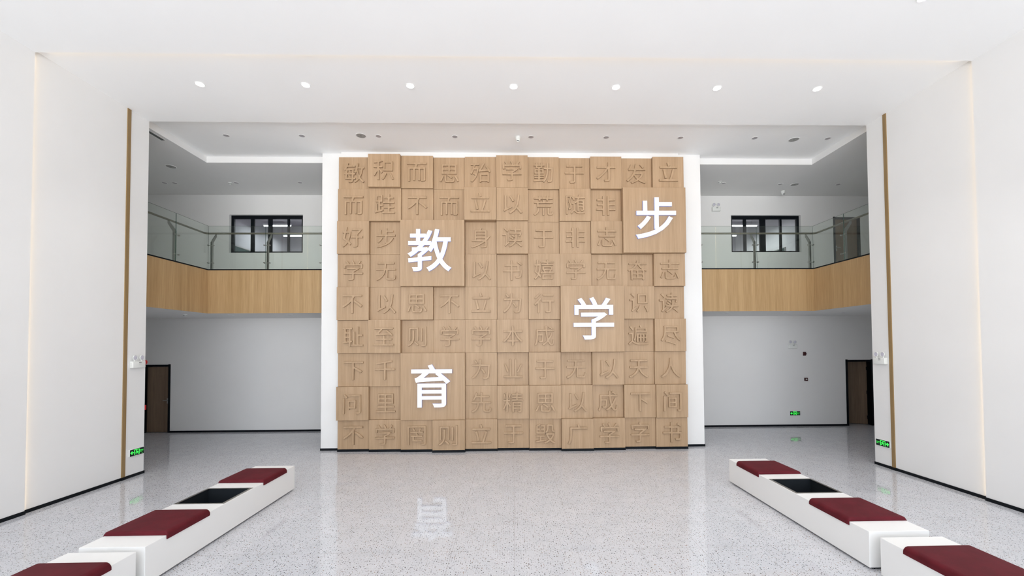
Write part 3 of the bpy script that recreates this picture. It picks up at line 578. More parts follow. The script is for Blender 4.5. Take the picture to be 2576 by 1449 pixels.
人|-46,487 -51,352 -75,162 -141,-51 -271,-256 -486,-420 -462,-440 -439,-462 -421,-483 -282,-389 -174,-276 -94,-152 -37,-22 2,108 41,-17 100,-148 182,-275 293,-389 435,-479 451,-455 471,-432 494,-412 303,-282 174,-114 95,62 53,220 36,330 43,487
问|-433,251 -433,-487 -354,-487 -354,251;-421,438 -364,378 -308,314 -263,260 -202,304 -248,357 -306,418 -364,477;-155,431 -155,355 352,355 352,-376 350,-390 342,-397 328,-400 296,-401 244,-401 182,-399 193,-425 203,-453 209,-480 286,-479 345,-475 387,-465 405,-455 417,-443 426,-426 431,-404 432,-376 432,431;-190,167 -190,-293 -116,-293 -116,-224 183,-224 183,167;-116,95 106,95 106,-151 -116,-151
里|-289,176 -35,176 -35,40 -289,40;42,176 300,176 300,40 42,40;-289,376 -35,376 -35,243 -289,243;42,376 300,376 300,243 42,243;-402,-155 -402,-229 -40,-229 -40,-382 -474,-382 -474,-456 476,-456 476,-382 46,-382 46,-229 418,-229 418,-155 46,-155 46,-31 383,-31 383,448 -368,448 -368,-31 -40,-31 -40,-155
先|-41,490 -41,325 -229,325 -190,449 -270,466 -290,396 -315,323 -346,250 -382,182 -423,123 -401,112 -376,99 -354,86 -320,134 -288,189 -260,248 -41,248 -41,33 -467,33 -467,-44 -190,-44 -205,-144 -235,-234 -286,-312 -366,-376 -482,-426 -462,-446 -444,-470 -431,-493 -306,-434 -219,-358 -161,-268 -126,-163 -107,-44 96,-44 96,-357 99,-402 111,-435 132,-456 166,-467 215,-470 365,-470 409,-465 441,-445 462,-408 475,-350 482,-267 457,-259 430,-248 409,-234 406,-304 401,-350 392,-377 379,-390 359,-394 224,-394 203,-393 189,-390 181,-383 177,-373 176,-357 176,-44 467,-44 467,33 40,33 40,248 391,248 391,325 40,325 40,490
精|-478,408 -451,329 -431,247 -419,175 -361,189 -373,261 -395,343 -422,421;-183,426 -202,346 -226,261 -251,188 -201,172 -173,242 -144,325 -116,409;-488,133 -488,59 -351,59 -374,-13 -402,-87 -433,-158 -466,-221 -500,-274 -485,-299 -470,-327 -459,-354 -416,-281 -375,-190 -338,-90 -338,-485 -265,-485 -265,-63 -233,-122 -202,-179 -181,-225 -127,-164 -166,-105 -222,-23 -265,36 -265,59 -146,59 -146,133 -265,133 -265,487 -338,487 -338,133;144,490 144,404 -79,404 -79,343 144,343 144,277 -53,277 -53,218 144,218 144,147 -109,147 -109,84 488,84 488,147 219,147 219,218 437,218 437,277 219,277 219,343 461,343 461,404 219,404 219,490;343,-40 343,-120 33,-120 33,-40;-43,21 -43,-486 33,-486 33,-313 343,-313 343,-404 341,-413 335,-418 325,-420 219,-419 230,-441 238,-464 243,-486 302,-486 348,-483 382,-474 396,-466 406,-456 413,-443 416,-426 417,-404 417,21;33,-177 343,-177 343,-257 33,-257
间|-435,251 -435,-487 -353,-487 -353,251;-419,438 -370,387 -324,331 -291,282 -225,325 -259,374 -307,427 -358,477;-129,-89 126,-89 126,-232 -129,-232;-129,120 126,120 126,-22 -129,-22;-201,187 -201,-298 201,-298 201,187;-158,431 -158,355 357,355 357,-391 355,-402 349,-408 338,-410 236,-409 247,-432 256,-459 262,-482 321,-482 367,-479 401,-469 416,-460 426,-448 433,-434 437,-415 438,-391 438,431
罔|-210,318 -183,270 -161,220 -146,175 -79,198 -95,242 -118,291 -145,337;-64,77 -42,46 -22,11 -7,-21 -285,-21 -285,-89 -202,-89 -202,-317 250,-317 250,-249 -130,-249 -130,-89 281,-89 281,-21 26,-21 63,-2 47,33 24,70 -3,105 310,105 310,172 151,172 221,316 148,337 131,284 109,225 87,172 -312,172 -312,105 -9,105;-440,439 -440,-487 -362,-487 -362,364 362,364 362,-386 360,-400 352,-408 337,-411 308,-412 259,-412 199,-410 210,-433 219,-460 226,-484 303,-484 359,-481 397,-471 413,-462 426,-449 434,-433 439,-413 440,-387 440,439
毁|82,447 82,295 80,252 72,207 56,163 27,121 -15,82 4,67 24,48 40,31 89,77 122,129 142,184 152,240 155,294 155,376 302,376 302,194 304,154 312,124 326,104 350,92 384,89 435,89 452,89 468,91 482,94 476,160 462,157 448,155 435,155 389,155 381,158 377,170 377,193 377,447;348,-50 317,-120 278,-183 232,-240 191,-182 156,-118 127,-50;19,21 19,-50 71,-50 54,-55 87,-141 128,-221 177,-293 134,-326 88,-356 41,-381 -9,-403 -60,-421 -44,-441 -28,-465 -15,-487 37,-467 87,-443 136,-415 183,-384 227,-349 264,-383 304,-414 347,-442 392,-466 440,-486 454,-464 473,-440 493,-420 445,-402 401,-381 359,-355 320,-327 283,-295 325,-245 362,-191 394,-131 422,-65 445,6 396,24 382,21;-448,78 -448,13 -21,13 -21,426 -214,426 -214,359 -90,359 -90,257 -211,257 -211,193 -90,193 -90,78 -380,78 -380,194 -269,194 -269,258 -380,258 -380,361 -330,380 -280,402 -232,427 -278,480 -330,451 -391,420 -448,396;-487,-353 -476,-429 9,-359 7,-290 -206,-318 -206,-151 -22,-151 -22,-82 -459,-82 -459,-151 -280,-151 -280,-328
广|-33,474 -15,426 4,376 18,329 -380,329 -380,24 -382,-67 -390,-163 -408,-260 -441,-355 -490,-440 -468,-457 -444,-478 -426,-498 -369,-403 -332,-297 -309,-186 -299,-77 -296,24 -296,251 469,251 469,329 69,329 107,338 91,385 71,439 48,491
字|-43,-16 -43,-83 -459,-83 -459,-160 -43,-160 -43,-387 -45,-399 -53,-406 -67,-409 -227,-406 -213,-432 -201,-460 -193,-486 -113,-486 -53,-483 -9,-473 11,-464 25,-451 34,-435 39,-415 41,-389 41,-160 456,-160 456,-83 41,-83 41,-44 134,12 221,78 296,146 242,188 224,183 -284,183 -284,108 143,108 85,62 21,19;-81,473 -61,444 -43,412 -27,380 -447,380 -447,160 -368,160 -368,303 364,303 364,160 446,160 446,380 66,380 48,418 23,459 -4,498
安|-92,472 -42,368 -433,368 -433,152 -353,152 -353,293 349,293 349,152 433,152 433,368 52,368 -10,493;165,-1 144,-50 119,-96 91,-138 60,-177 25,-213 -52,-183 -128,-156 -202,-130 -118,-1;-214,-1 -253,-60 -291,-116 -327,-165 -236,-197 -142,-232 -47,-269 -113,-308 -185,-341 -265,-369 -351,-393 -445,-412 -426,-434 -407,-461 -394,-484 -293,-459 -200,-430 -113,-395 -34,-354 38,-306 167,-365 281,-424 374,-480 439,-411 346,-357 232,-301 105,-245 142,-204 175,-159 206,-111 233,-58 257,-1 462,-1 462,75 -75,75 -47,128 -21,180 2,231 -84,248 -109,192 -138,134 -170,75 -459,75 -459,-1
全|-8,502 -82,403 -173,309 -276,224 -388,149 -504,89 -484,69 -464,46 -449,24 -407,46 -364,70 -323,96 -323,27 -42,27 -42,-139 -316,-139 -316,-210 -42,-210 -42,-385 -451,-385 -451,-457 455,-457 455,-385 41,-385 41,-210 328,-210 328,-139 41,-139 41,27 328,27 328,97 451,20 466,44 486,67 506,87 404,144 307,207 214,277 126,355 44,442 62,469;-319,98 -248,147 -180,201 -116,258 -56,319 -1,383 61,317 124,256 189,200 256,147 326,98
出|-421,-40 -421,-425 333,-425 333,-485 419,-485 419,-40 333,-40 333,-345 41,-345 41,27 377,27 377,395 291,395 291,105 41,105 41,489 -46,489 -46,105 -290,105 -290,394 -372,394 -372,27 -46,27 -46,-345 -333,-345 -333,-40
口|-397,379 -397,-461 -314,-461 -314,-370 314,-370 314,-456 399,-456 399,379;-314,-289 -314,299 314,299 314,-289
E|-425,-402 36,-402 36,-318 -327,-318 -327,-35 -31,-35 -31,49 -327,49 -327,294 24,294 24,377 -425,377
X|-514,-402 -410,-402 -298,-192 -235,-65 -231,-65 -164,-192 -48,-402 60,-402 -168,-5 44,377 -59,377 -163,178 -218,63 -223,63 -284,178 -391,377 -499,377 -286,1
I|-425,-402 -327,-402 -327,377 -425,377
T|-263,-402 -164,-402 -164,294 72,294 72,377 -499,377 -499,294 -263,294
'''

# ------------------------------------------------------------------ room dimensions (metres)
AL, AR = -7.763, 7.883        # first portal: inner faces of the side walls
BL, BR = -7.805, 7.930        # middle bay: side walls
YA, YB = 6.986, 9.210         # end of the first portal, end of the middle bay
ZA, ZB, ZC, ZS = 7.462, 7.515, 7.665, 7.501   # ceilings: front, middle, coffer, outer soffit
VL, VR, YV = -8.204, 8.376, 11.598            # edges of the two-storey void
CL, CR, CYB = -8.013, 8.125, 11.220           # edges of the ceiling coffer
ZU, ZK = 3.569, 4.759         # underside and top of the balcony edge
YW = 13.603                   # back wall
OX = 12.2                     # outer walls, out of sight
YF = 11.018                   # face of the free-standing feature wall
REAR = -8.0

# ------------------------------------------------------------------ shell
struct('floor', bx(-OX - .3, OX + .3, REAR - .3, 19.3, -.12, 0), TERRAZZO)
b = bx(-OX, AL, REAR, 6.872, 0, 8.0); box(b, AL - .010, AL, 6.872, YA, 0, ZA + .010)
struct('wall_left', b, WHITE)
b = bx(AR, OX, REAR, 6.872, 0, 8.0); box(b, AR, AR + .010, 6.872, YA, 0, ZA + .010)
struct('wall_right', b, WHITE)
struct('wall_left_middle', bx(-OX, BL, 6.873, YB, 0, 8.0), WHITE)
struct('wall_right_middle', bx(BR, OX, 6.873, YB, 0, 8.0), WHITE)
struct('wall_left_outer', bx(-OX - .3, -OX, REAR - .3, 19.3, 0, 8.0), WHITE)
struct('wall_right_outer', bx(OX, OX + .3, REAR - .3, 19.3, 0, 8.0), WHITE)
b = bx(AL, AR, REAR, 6.872, ZA, 7.9); box(b, AL, AR, 6.872, YA, ZA, ZA + .010)
struct('ceiling_front', b, CEIL)
b = bx(BL, BR, 6.873, 9.045, ZB, 7.9); box(b, BL, BR, 9.045, YB, ZB, ZB + .035)
struct('ceiling_middle', b, CEIL)
struct('ceiling_coffer', bx(CL, CR, 9.045, CYB, ZC, 7.9), CEIL)
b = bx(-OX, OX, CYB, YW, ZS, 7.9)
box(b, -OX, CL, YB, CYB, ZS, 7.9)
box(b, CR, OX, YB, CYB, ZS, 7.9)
struct('ceiling_soffit', b, WHITE)  # darker white than the other ceilings: the soffit's shade is put into its colour
struct('ceiling_roof', bx(-OX - .3, OX + .3, REAR - .3, 19.3, 8.0, 8.2), CEIL)

WIN = [(-8.985, -6.672, 5.655, 6.872), (7.137, 9.445, 5.655, 6.872)]
DOORS = [(-11.558, -10.743, 0.0, 2.125), (10.808, 11.708, 0.0, 2.130), (10.515, 11.405, 4.80, 6.805)]
struct('wall_back', wall_with_holes(B(), -OX, OX, YW, YW + .24, -.0, 8.0, WIN + DOORS), WHITE)

# glazed front of the hall behind the camera
GL = (-7.3, 7.4, 0.15, 6.9)
struct('wall_front', wall_with_holes(B(), -OX, OX, REAR - .3, REAR, 0, 8.0, [GL]), WHITE)
w3 = bpy.data.objects.new('window_3', None); link(w3); w3['kind'] = 'structure'
w3.location = (0, REAR - .12, 0)
b = B()
for i in range(9):
    x = GL[0] + (GL[1] - GL[0]) * i / 8
    box(b, max(GL[0], x - .04), min(GL[1], x + .04), -.05, .05, GL[2], GL[3])
for z in (GL[2], 2.6, 4.8, GL[3] - .08):
    box(b, GL[0], GL[1], -.04, .04, z, z + .08)
obj('window_frame', b, FRAME, w3)

# feature wall and its white backing
struct('wall_feature', bx(-4.914, 4.9735, YF, 11.45, 0, ZC), WHITE)
struct('trim_1', bx(-4.40, 4.36, 10.935, YF, 0.0, ZC), WHITE)

# black skirtings
SK = .056
def skirting(name, *a):
    struct(name, bx(*a), BLACK)
skirting('baseboard_left', AL, AL + .012, REAR, YA + .006, 0, SK)
skirting('baseboard_right', AR - .012, AR, REAR, YA + .006, 0, SK)
b = bx(BL, BL + .012, YA, YB + .012, 0, SK); box(b, BL, BL + .024, 8.675, 8.785, 0, SK)
struct('baseboard_left_middle', b, BLACK)
b = bx(BR - .012, BR, YA, YB + .012, 0, SK); box(b, BR - .024, BR, 8.690, 8.800, 0, SK)
struct('baseboard_right_middle', b, BLACK)
skirting('baseboard_back', -10.743, 10.808, YW - .012, YW, 0, SK)
skirting('baseboard_back_right', 11.708, OX, YW - .012, YW, 0, SK)
b = bx(-4.926, -4.45, YF - .012, YF, 0, SK); box(b, -4.926, -4.914, YF, 11.45, 0, SK)
box(b, 4.45, 4.985, YF - .012, YF, 0, SK); box(b, 4.9735, 4.985, YF, 11.45, 0, SK)
struct('baseboard_feature', b, BLACK)

# oak strips let into the side walls
struct('trim_2', bx(BL, BL + .014, 8.690, 8.770, SK, ZB), OAK_TRIM)
struct('trim_3', bx(BR - .014, BR, 8.705, 8.785, SK, ZB), OAK_TRIM)

# ------------------------------------------------------------------ the wall of character tiles
GLYPHS = {}
for line in GLYPH_DATA.strip().split('\n'):
    k, v = line.split('|')
    GLYPHS[k] = [[tuple(int(c) for c in p.split(',')) for p in loop.split(' ')] for loop in v.split(';')]

def glyph_mesh(name, ch, size, depth, offset=0.0, bevel=0.0):
    """outline of a character filled and raised; lies in the xz plane, back at y=0, front at y=-depth"""
    cu = bpy.data.curves.new(name, 'CURVE')
    cu.dimensions = '2D'
    cu.fill_mode = 'BOTH'
    cu.extrude = max(0.0, depth / 2 - bevel)
    cu.offset = offset
    cu.bevel_depth = bevel
    cu.bevel_resolution = 0
    for loop in GLYPHS[ch]:
        sp = cu.splines.new('POLY')
        sp.points.add(len(loop) - 1)
        for p, (x, y) in zip(sp.points, loop):
            p.co = (x * size / 1000, y * size / 1000, 0, 1)
        sp.use_cyclic_u = True
    o = bpy.data.objects.new(name, cu)
    COL.objects.link(o)
    dg = bpy.context.evaluated_depsgraph_get()
    dg.update()
    me = bpy.data.meshes.new_from_object(o.evaluated_get(dg))
    bpy.data.objects.remove(o)
    bpy.data.curves.remove(cu)
    me.transform(Matrix.Translation((0, -depth / 2, 0)) @ Matrix.Rotation(PI / 2, 4, 'X'))
    return me

ROWS = ['敏积而思殆学勤于才发立', '而跬不而立以荒随非步步', '好步教教身读于非志步步', '学无教教以书嬉学无奋志',
        '不以思不立为行学学识读', '耻至则学学本成学学遍尽', '下千育育为业于无以天人', '问里育育先精思以成下间',
        '不学罔则立于毁广学字书']
# how far each tile stands out, in centimetres (big tiles carry their own value)
OUT = [[0, 20, 10, 0, 5, 15, 5, 0, 10, 0, 10], [5, 10, 5, 0, 20, 15, 0, 10, 0, 20, 20],
       [10, 0, 20, 20, 0, 10, 0, 5, 10, 20, 20], [5, 0, 20, 20, 5, 0, 10, 10, 0, 0, 10],
       [10, 0, 10, 0, 5, 0, 5, 20, 20, 10, 0], [5, 15, 0, 0, 5, 10, 0, 20, 20, 0, 10],
       [0, 5, 15, 15, 5, 0, 10, 0, 10, 0, 5], [10, 0, 15, 15, 5, 10, 15, 10, 0, 10, 15],
       [0, 5, 10, 20, 10, 5, 10, 20, 15, 5, 10]]
BIG = {(1, 9): '步', (2, 2): '教', (4, 7): '学', (6, 2): '育'}
ROWNAME = ['top', 'second', 'third', 'fourth', 'fifth', 'sixth', 'seventh', 'eighth', 'bottom']
PX, X0 = 0.8055, -4.43
ZT = [7.5 - 0.8375 * k for k in range(9)] + [0.058]
FACE0 = 10.865
GAP = 0.0015
big_cells = {(r + i, c + j): ch for (r, c), ch in BIG.items() for i in (0, 1) for j in (0, 1)}
CHAR_MESH = {}

def tile_panel(x0, x1, z0, z1, out):
    y1 = 10.934
    y0 = FACE0 - out
    cx, cz = (x0 + x1) / 2, (z0 + z1) / 2
    w, h = (x1 - x0) / 2 - GAP, (z1 - z0) / 2 - GAP
    bm = bx(-w, w, 0, y1 - y0, -h, h, bevel=.003, seg=1)
    return bm, (cx, y0, cz)

base_bm = B()
for r in range(9):
    for c in range(11):
        x0, x1 = X0 + PX * c, X0 + PX * (c + 1)
        if r == 8:
            y0 = FACE0 - OUT[r][c] / 100
            box(base_bm, x0 - .006, x1 + .006, y0 - .006, 10.934, 0, 0.0565)
        if (r, c) in big_cells and (r, c) not in BIG:
            continue
        if (r, c) in BIG:
            ch = BIG[(r, c)]
            bm, loc = tile_panel(x0, x0 + 2 * PX, ZT[r + 2], ZT[r], OUT[r][c] / 100)
            where = {'步': 'at the right edge near the top', '教': 'near the upper left of the wall',
                     '学': 'right of the middle', '育': 'near the lower left of the wall'}[ch]
            o = obj('character_tile', bm, OAK, loc=loc)
            tag(o, f'large square oak tile with glowing white character {ch}, {where}', 'wall tile', 'large oak tiles with lit characters')
            dx = {'步': .03, '教': -.06, '学': .02, '育': -.02}[ch]
            dz = {'步': .03, '教': .06, '学': 0.0, '育': .01}[ch]
            me = glyph_mesh('lit_character', ch, 1.06, .05, offset=.012)
            me.materials.clear()
            me.materials.append(LED)
            me.materials.append(LEDSIDE)
            for p in me.polygons:
                p.material_index = 0 if abs(p.normal.y) > .7 else 1
            lo = bpy.data.objects.new('lit_character', me)
            lo.location = (dx, -.0005, dz)
            lo['label'] = 'glowing white character'
            link(lo, o)
            continue
        ch = ROWS[r][c]
        bm, loc = tile_panel(x0, x1, ZT[r + 1], ZT[r], OUT[r][c] / 100)
        o = obj('character_tile', bm, OAK, loc=loc)
        def nb(cc):
            k = (r, cc)
            return ('lit ' if k in big_cells else '') + ROWS[r][cc]
        if c == 0:
            place = f'at the left end of the {ROWNAME[r]} row beside {nb(1)}'
        elif c == 10:
            place = f'at the right end of the {ROWNAME[r]} row beside {nb(9)}'
        else:
            place = f'in the {ROWNAME[r]} row between {nb(c - 1)} and {nb(c + 1)}'
        tag(o, f'oak wall tile with raised character {ch}, {place}', 'wall tile', 'oak tiles with raised wooden characters')
        if ch not in CHAR_MESH:
            me = glyph_mesh('raised_character', ch, .512, .042, offset=.0, bevel=.002)
            me.materials.clear()
            me.materials.append(OAK)
            for p in me.polygons:
                p.material_index = 0
            CHAR_MESH[ch] = me
        k = bpy.data.objects.new('raised_character', CHAR_MESH[ch])
        k.location = (0, -.0005, 0.0)
        link(k, o)
struct('baseboard_tiles', base_bm, BLACK)

# ------------------------------------------------------------------ balconies with wood cladding
def balcony(side):
    left = side < 0
    xv = VL if left else VR
    xo = -OX + .006 if left else OX - .006
    xi = -4.92 if left else 4.98
    word = 'left' if left else 'right'
    root = thing('balcony', f'wood-clad upper balcony on the {word} side of the character wall', 'balcony', (xv, YV, ZU))
    def rel(b):
        bmesh.ops.translate(b, vec=(-xv, -YV, -ZU), verts=b.verts[:])
        return b
    lo, hi = sorted((xo, xi))
    b = bx(lo, hi, YV + .02, YW - .006, ZU, ZK - .02)
    lo2, hi2 = sorted((xo, xv + side * .02))
    box(b, lo2, hi2, YB + .006, YV + .02, ZU, ZK - .02)
    obj('slab', rel(b), WHITE, root)
    lo, hi = sorted((xv, xi))
    c1 = obj('cladding', rel(bx(lo, hi, YV, YV + .018, ZU - .004, ZK - .03)), OAK_GOLD, root)
    c1['label'] = 'golden oak cladding facing the hall'
    lo, hi = sorted((xv, xv + side * .018))
    c2 = obj('cladding', rel(bx(lo, hi, YB + .006, YV, ZU - .004, ZK - .03)), OAK_GOLD, root)
    c2['label'] = 'golden oak cladding on the side return'
    lo, hi = sorted((xv - side * .006, xi))
    b = bx(lo, hi, YV - .006, YV + .05, ZK - .03, ZK)
    lo, hi = sorted((xv - side * .006, xv + side * .05))
    box(b, lo, hi, YB + .006, YV - .006, ZK - .03, ZK)
    obj('edge_trim', rel(b), BLACK, root)

def railing(side):
    left = side < 0
    xv = VL if left else VR
    xi = -4.92 if left else 4.98
    word = 'left' if left else 'right'
    root = thing('glass_railing', f'frameless glass railing with steel handrail on the {word} balcony', 'railing', (xv, YV, ZK))
    def rel(b):
        bmesh.ops.translate(b, vec=(-xv, -YV, -ZK), verts=b.verts[:])
        return b
    zt = 5.934
    gy = YV + .01
    gx = xv + side * .01
    s = -side                                  # towards the middle of the hall
    # panes: front run and side run
    j1 = -6.695 if left else 6.800
    for x0, x1 in ((gx, j1 - s * .004), (j1 + s * .004, xi)):
        lo, hi = sorted((x0, x1))
        obj('glass_panel', rel(bx(lo, hi, gy, gy + .012, ZK, zt)), GLASS, root)
    for y0, y1 in ((YB + .002, 10.500), (10.510, gy - .004)):
        lo, hi = sorted((gx, gx + side * .012))
        obj('glass_panel', rel(bx(lo, hi, y0, y1, ZK, zt)), GLASS, root)
    b = B()
    box(b, j1 - .002, j1 + .002, gy + .001, gy + .012, ZK, zt)
    lo, hi = sorted((gx - s * .001, gx - s * .013))
    box(b, lo, hi, 10.501, 10.509, ZK, zt)
    lo, hi = sorted((gx, xi))
    box(b, lo, hi, gy, gy + .012, zt, zt + .0015)
    lo, hi = sorted((gx, gx + side * .012))
    box(b, lo, hi, YB, gy, zt, zt + .0015)
    lo, hi = sorted((gx, gx + side * .004))
    box(b, lo, hi, gy, gy + .004, ZK, zt)
    e = obj('glass_edge', rel(b), EDGE, root)
    e['label'] = 'dark green glass edges'
    # handrail set back behind the glass
    ry, rx = YV + .235, xv + side * .235
    rz = 5.790
    pts = [(xi, ry, rz), (rx + s * .10, ry, rz), (rx + s * .03, ry - .03, rz), (rx, ry - .10, rz), (rx, YB, rz)]
    obj('handrail', rel(tube(B(), pts, .025)), RAILSTEEL, root, smooth=True)
    # posts: flat uprights with a cranked arm to the handrail, spider clamps gripping the panes
    def post(px, py, nx, ny):
        """(nx, ny) points from the glass towards the walkway"""
        tx, ty = -ny, nx
        def Q(a, d, z):
            return (px + tx * a + nx * d, py + ty * a + ny * d, z)
        b = B()
        prof = [(.03, ZK), (.10, ZK), (.10, 5.50), (.225, 5.70), (.225, 5.765), (.195, 5.765), (.03, 5.54)]
        fa = [b.verts.new(Q(-.008, d, z)) for d, z in prof]
        fb = [b.verts.new(Q(.008, d, z)) for d, z in prof]
        b.faces.new(fa); b.faces.new(fb[::-1])
        n = len(prof)
        for i in range(n):
            k = (i + 1) % n
            b.faces.new((fa[i], fa[k], fb[k], fb[i]))
        # flat face plate towards the glass
        fb2 = [b.verts.new(Q(a, .03, z)) for a, z in ((-.028, ZK), (.028, ZK), (.028, 5.52), (-.028, 5.52))]
        fc2 = [b.verts.new(Q(a, .042, z)) for a, z in ((-.028, ZK), (.028, ZK), (.028, 5.52), (-.028, 5.52))]
        b.faces.new(fb2); b.faces.new(fc2[::-1])
        for i in range(4):
            k = (i + 1) % 4
            b.faces.new((fb2[i], fb2[k], fc2[k], fc2[i]))
        po = obj('post', rel(b), POSTSTEEL, root)
        for z in (5.415, 4.935):
            cb = B()
            cyl(cb, Q(-.075, .022, z), Q(.075, .022, z), .009, seg=10)
            for a in (-.07, .07):
                cyl(cb, Q(a, -.012, z), Q(a, .026, z), .019, seg=14)
            cyl(cb, Q(0, .012, z), Q(0, .034, z), .016, seg=14)
            obj('clamp', rel(cb), STEEL, po, smooth=True)
    post(j1 + s * .035, gy + .012, 0, 1)
    post(gx + s * .05, gy + .012, 0, 1)
    post((-5.17 if left else 5.19), gy + .012, 0, 1)
    post(gx + side * .012, 10.545, side, 0)
    post(gx + side * .012, 9.42, side, 0)

for s in (-1, 1):
    balcony(s)
    railing(s)

# ------------------------------------------------------------------ upper windows, offices behind, doors
def window(n, h, splits, labels):
    x0, x1, z0, z1 = h
    root = bpy.data.objects.new(f'window_{n}', None)
    link(root)
    root['kind'] = 'structure'
    root.location = (x0, YW + .10, z0)
    W, H = x1 - x0, z1 - z0
    fr = B()
    t = .06
    box(fr, .0, W, 0, .07, 0, t); box(fr, 0, W, 0, .07, H - .10, H)
    box(fr, 0, t * 1.4, 0, .07, t, H - .10); box(fr, W - t * 1.4, W, 0, .07, t, H - .10)
    for a, bb in splits:
        box(fr, a, bb, 0.005, .065, t, H - .10)
    obj('window_frame', fr, FRAME, root)
    edges = [t * 1.4] + [v for s_ in splits for v in s_] + [W - t * 1.4]
    for i in range(0, len(edges), 2):
        obj('pane', bx(edges[i], edges[i + 1], .03, .036, t, H - .10), PANE, root)
window(1, WIN[0], [(.61, .715), (1.16, 1.275), (1.77, 1.83)], None)
window(2, WIN[1], [(.47, .555), (1.01, 1.195), (1.675, 1.737)], None)

# rooms behind the back wall
struct('wall_office', bx(-OX, OX, 18.0, 18.2, 0, 8.0), OFFICE)
struct('floor_office', bx(-OX, OX, YW + .24, 18.0, ZK - .3, ZK - .02), OFFICE)
struct('ceiling_office', bx(-OX, OX, YW + .24, 18.0, 7.75, 7.95), OFFICE)
struct('beam_office', bx(-OX, OX, 15.6, 15.9, 7.35, 7.75), OFFICE)
struct('wall_office_divider', bx(-5.9, -5.7, YW + .24, 18.0, ZK - .02, 7.75), OFFICE)
struct('wall_office_partition', bx(9.62, 9.75, YW + .24, 18.0, ZK - .02, 7.75), WHITE)

struct('wall_office_side', bx(-9.45, -9.30, YW + .24, 18.0, ZK - .02, 7.75), OFFICE)
def chalkboard(x, y0, y1, s, label):
    o = thing('chalkboard', label, 'board', (x, (y0 + y1) / 2, 5.48), group='chalkboards in the rooms behind the windows')
    L = (y1 - y0) / 2
    obj('writing_surface', bx(*sorted((s * .002, s * .025)), -L + .03, L - .03, -.57, .57), BOARD, o)
    f = B()
    a, c = sorted((s * .002, s * .032))
    box(f, a, c, -L, L, -.60, -.57); box(f, a, c, -L, L, .57, .60)
    box(f, a, c, -L, -L + .03, -.57, .57); box(f, a, c, L - .03, L, -.57, .57)
    obj('frame', f, STEEL, o)
chalkboard(-9.30, 13.95, 17.4, 1, 'dark green chalkboard glimpsed low through the left balcony window')
chalkboard(9.62, 14.66, 17.6, -1, 'dark green chalkboard glimpsed low through the right balcony window')

def tube_light(x, y, z, L, label):
    o = thing('tube_light', label, 'light', (x, y, z), group='tube lights in the rooms behind the balcony windows')
    obj('housing', bx(-L / 2, L / 2, -.03, .03, .0, .05), PLASTIC, o)
    obj('tube', cyl(B(), (-L / 2 + .02, 0, -.022), (L / 2 - .02, 0, -.022), .02, seg=12), TUBE, o)
    b = B()
    for q in (-L * .35, L * .35):
        cyl(b, (q, 0, .05), (q, 0, 7.75 - z), .004, seg=6)
    obj('suspension_rod', b, GREY, o)
    l = bpy.data.lights.new('tube_glow', 'AREA')
    l.shape = 'RECTANGLE'; l.size = L; l.size_y = .05; l.energy = 24; l.color = (.95, 1, .98)
    lo = bpy.data.objects.new('tube_glow', l)
    lo.location = (0, 0, -.05)
    link(lo, o)
tube_light(-8.35, 15.2, 6.99, .98, 'lit tube lamp hanging in the room behind the left window, higher one')
tube_light(-8.22, 16.6, 6.995, 1.35, 'lit tube lamp hanging in the room behind the left window, lower one')
tube_light(8.30, 15.2, 6.993, 1.27, 'lit tube lamp hanging in the room behind the right window, higher one')
tube_light(8.28, 16.6, 6.997, 1.27, 'lit tube lamp hanging in the room behind the right window, lower one')

def door(n, h, y, leaf_angle=None, label=None):
    x0, x1, z0, z1 = h
    root = bpy.data.objects.new(f'door_{n}', None)
    link(root)
    root['kind'] = 'structure'
    root.location = ((x0 + x1) / 2, y, z0)
    w = (x1 - x0) / 2
    H = z1 - z0
    f = B()
    t = .062
    box(f, -w, -w + t, -.014, .24, 0, H + .012)
    box(f, w - t, w, -.014, .24, 0, H + .012)
    box(f, -w + t, w - t, -.010, .24, H - t, H)
    obj('door_frame', f, FRAME, root)
    lw = 2 * (w - t) - .008
    leaf = bx(-lw, 0, 0, .045, .012, H - t - .006, bevel=.002, seg=1)
    lf = obj('door_leaf', leaf, DOORWOOD, root)
    lf.location = (w - t - .004, .045 if leaf_angle is None else .17, 0)
    if leaf_angle:
        lf.rotation_euler = (0, 0, leaf_angle)
        hb = B()
        for z in (.18, 1.0, 1.78):
            cyl(hb, (w - t - .01, .165, z), (w - t - .01, .165, z + .11), .014, seg=10)
        obj('hinge', hb, FRAME, root)
    return root, lf
d1, lf = door(1, DOORS[0], YW)
def lever(leaf, x, flip=1):
    b = B()
    cyl(b, (x, 0, 1.0), (x, -.045, 1.0), .011, seg=12)
    box(b, min(x, x - flip * .12), max(x, x - flip * .12), -.052, -.036, .99, 1.012, bevel=.004, seg=1)
    box(b, x - .022, x + .022, -.006, 0, .90, 1.07)
    h = obj('door_handle', b, STEEL, leaf)
    h['label'] = 'steel lever handle'
lever(lf, -.045)
d2, lf2 = door(2, DOORS[1], YW, leaf_angle=-math.radians(24))
lever(lf2, -.70, -1)
d3, lf3 = door(3, DOORS[2], YW)
lever(lf3, -.70, -1)

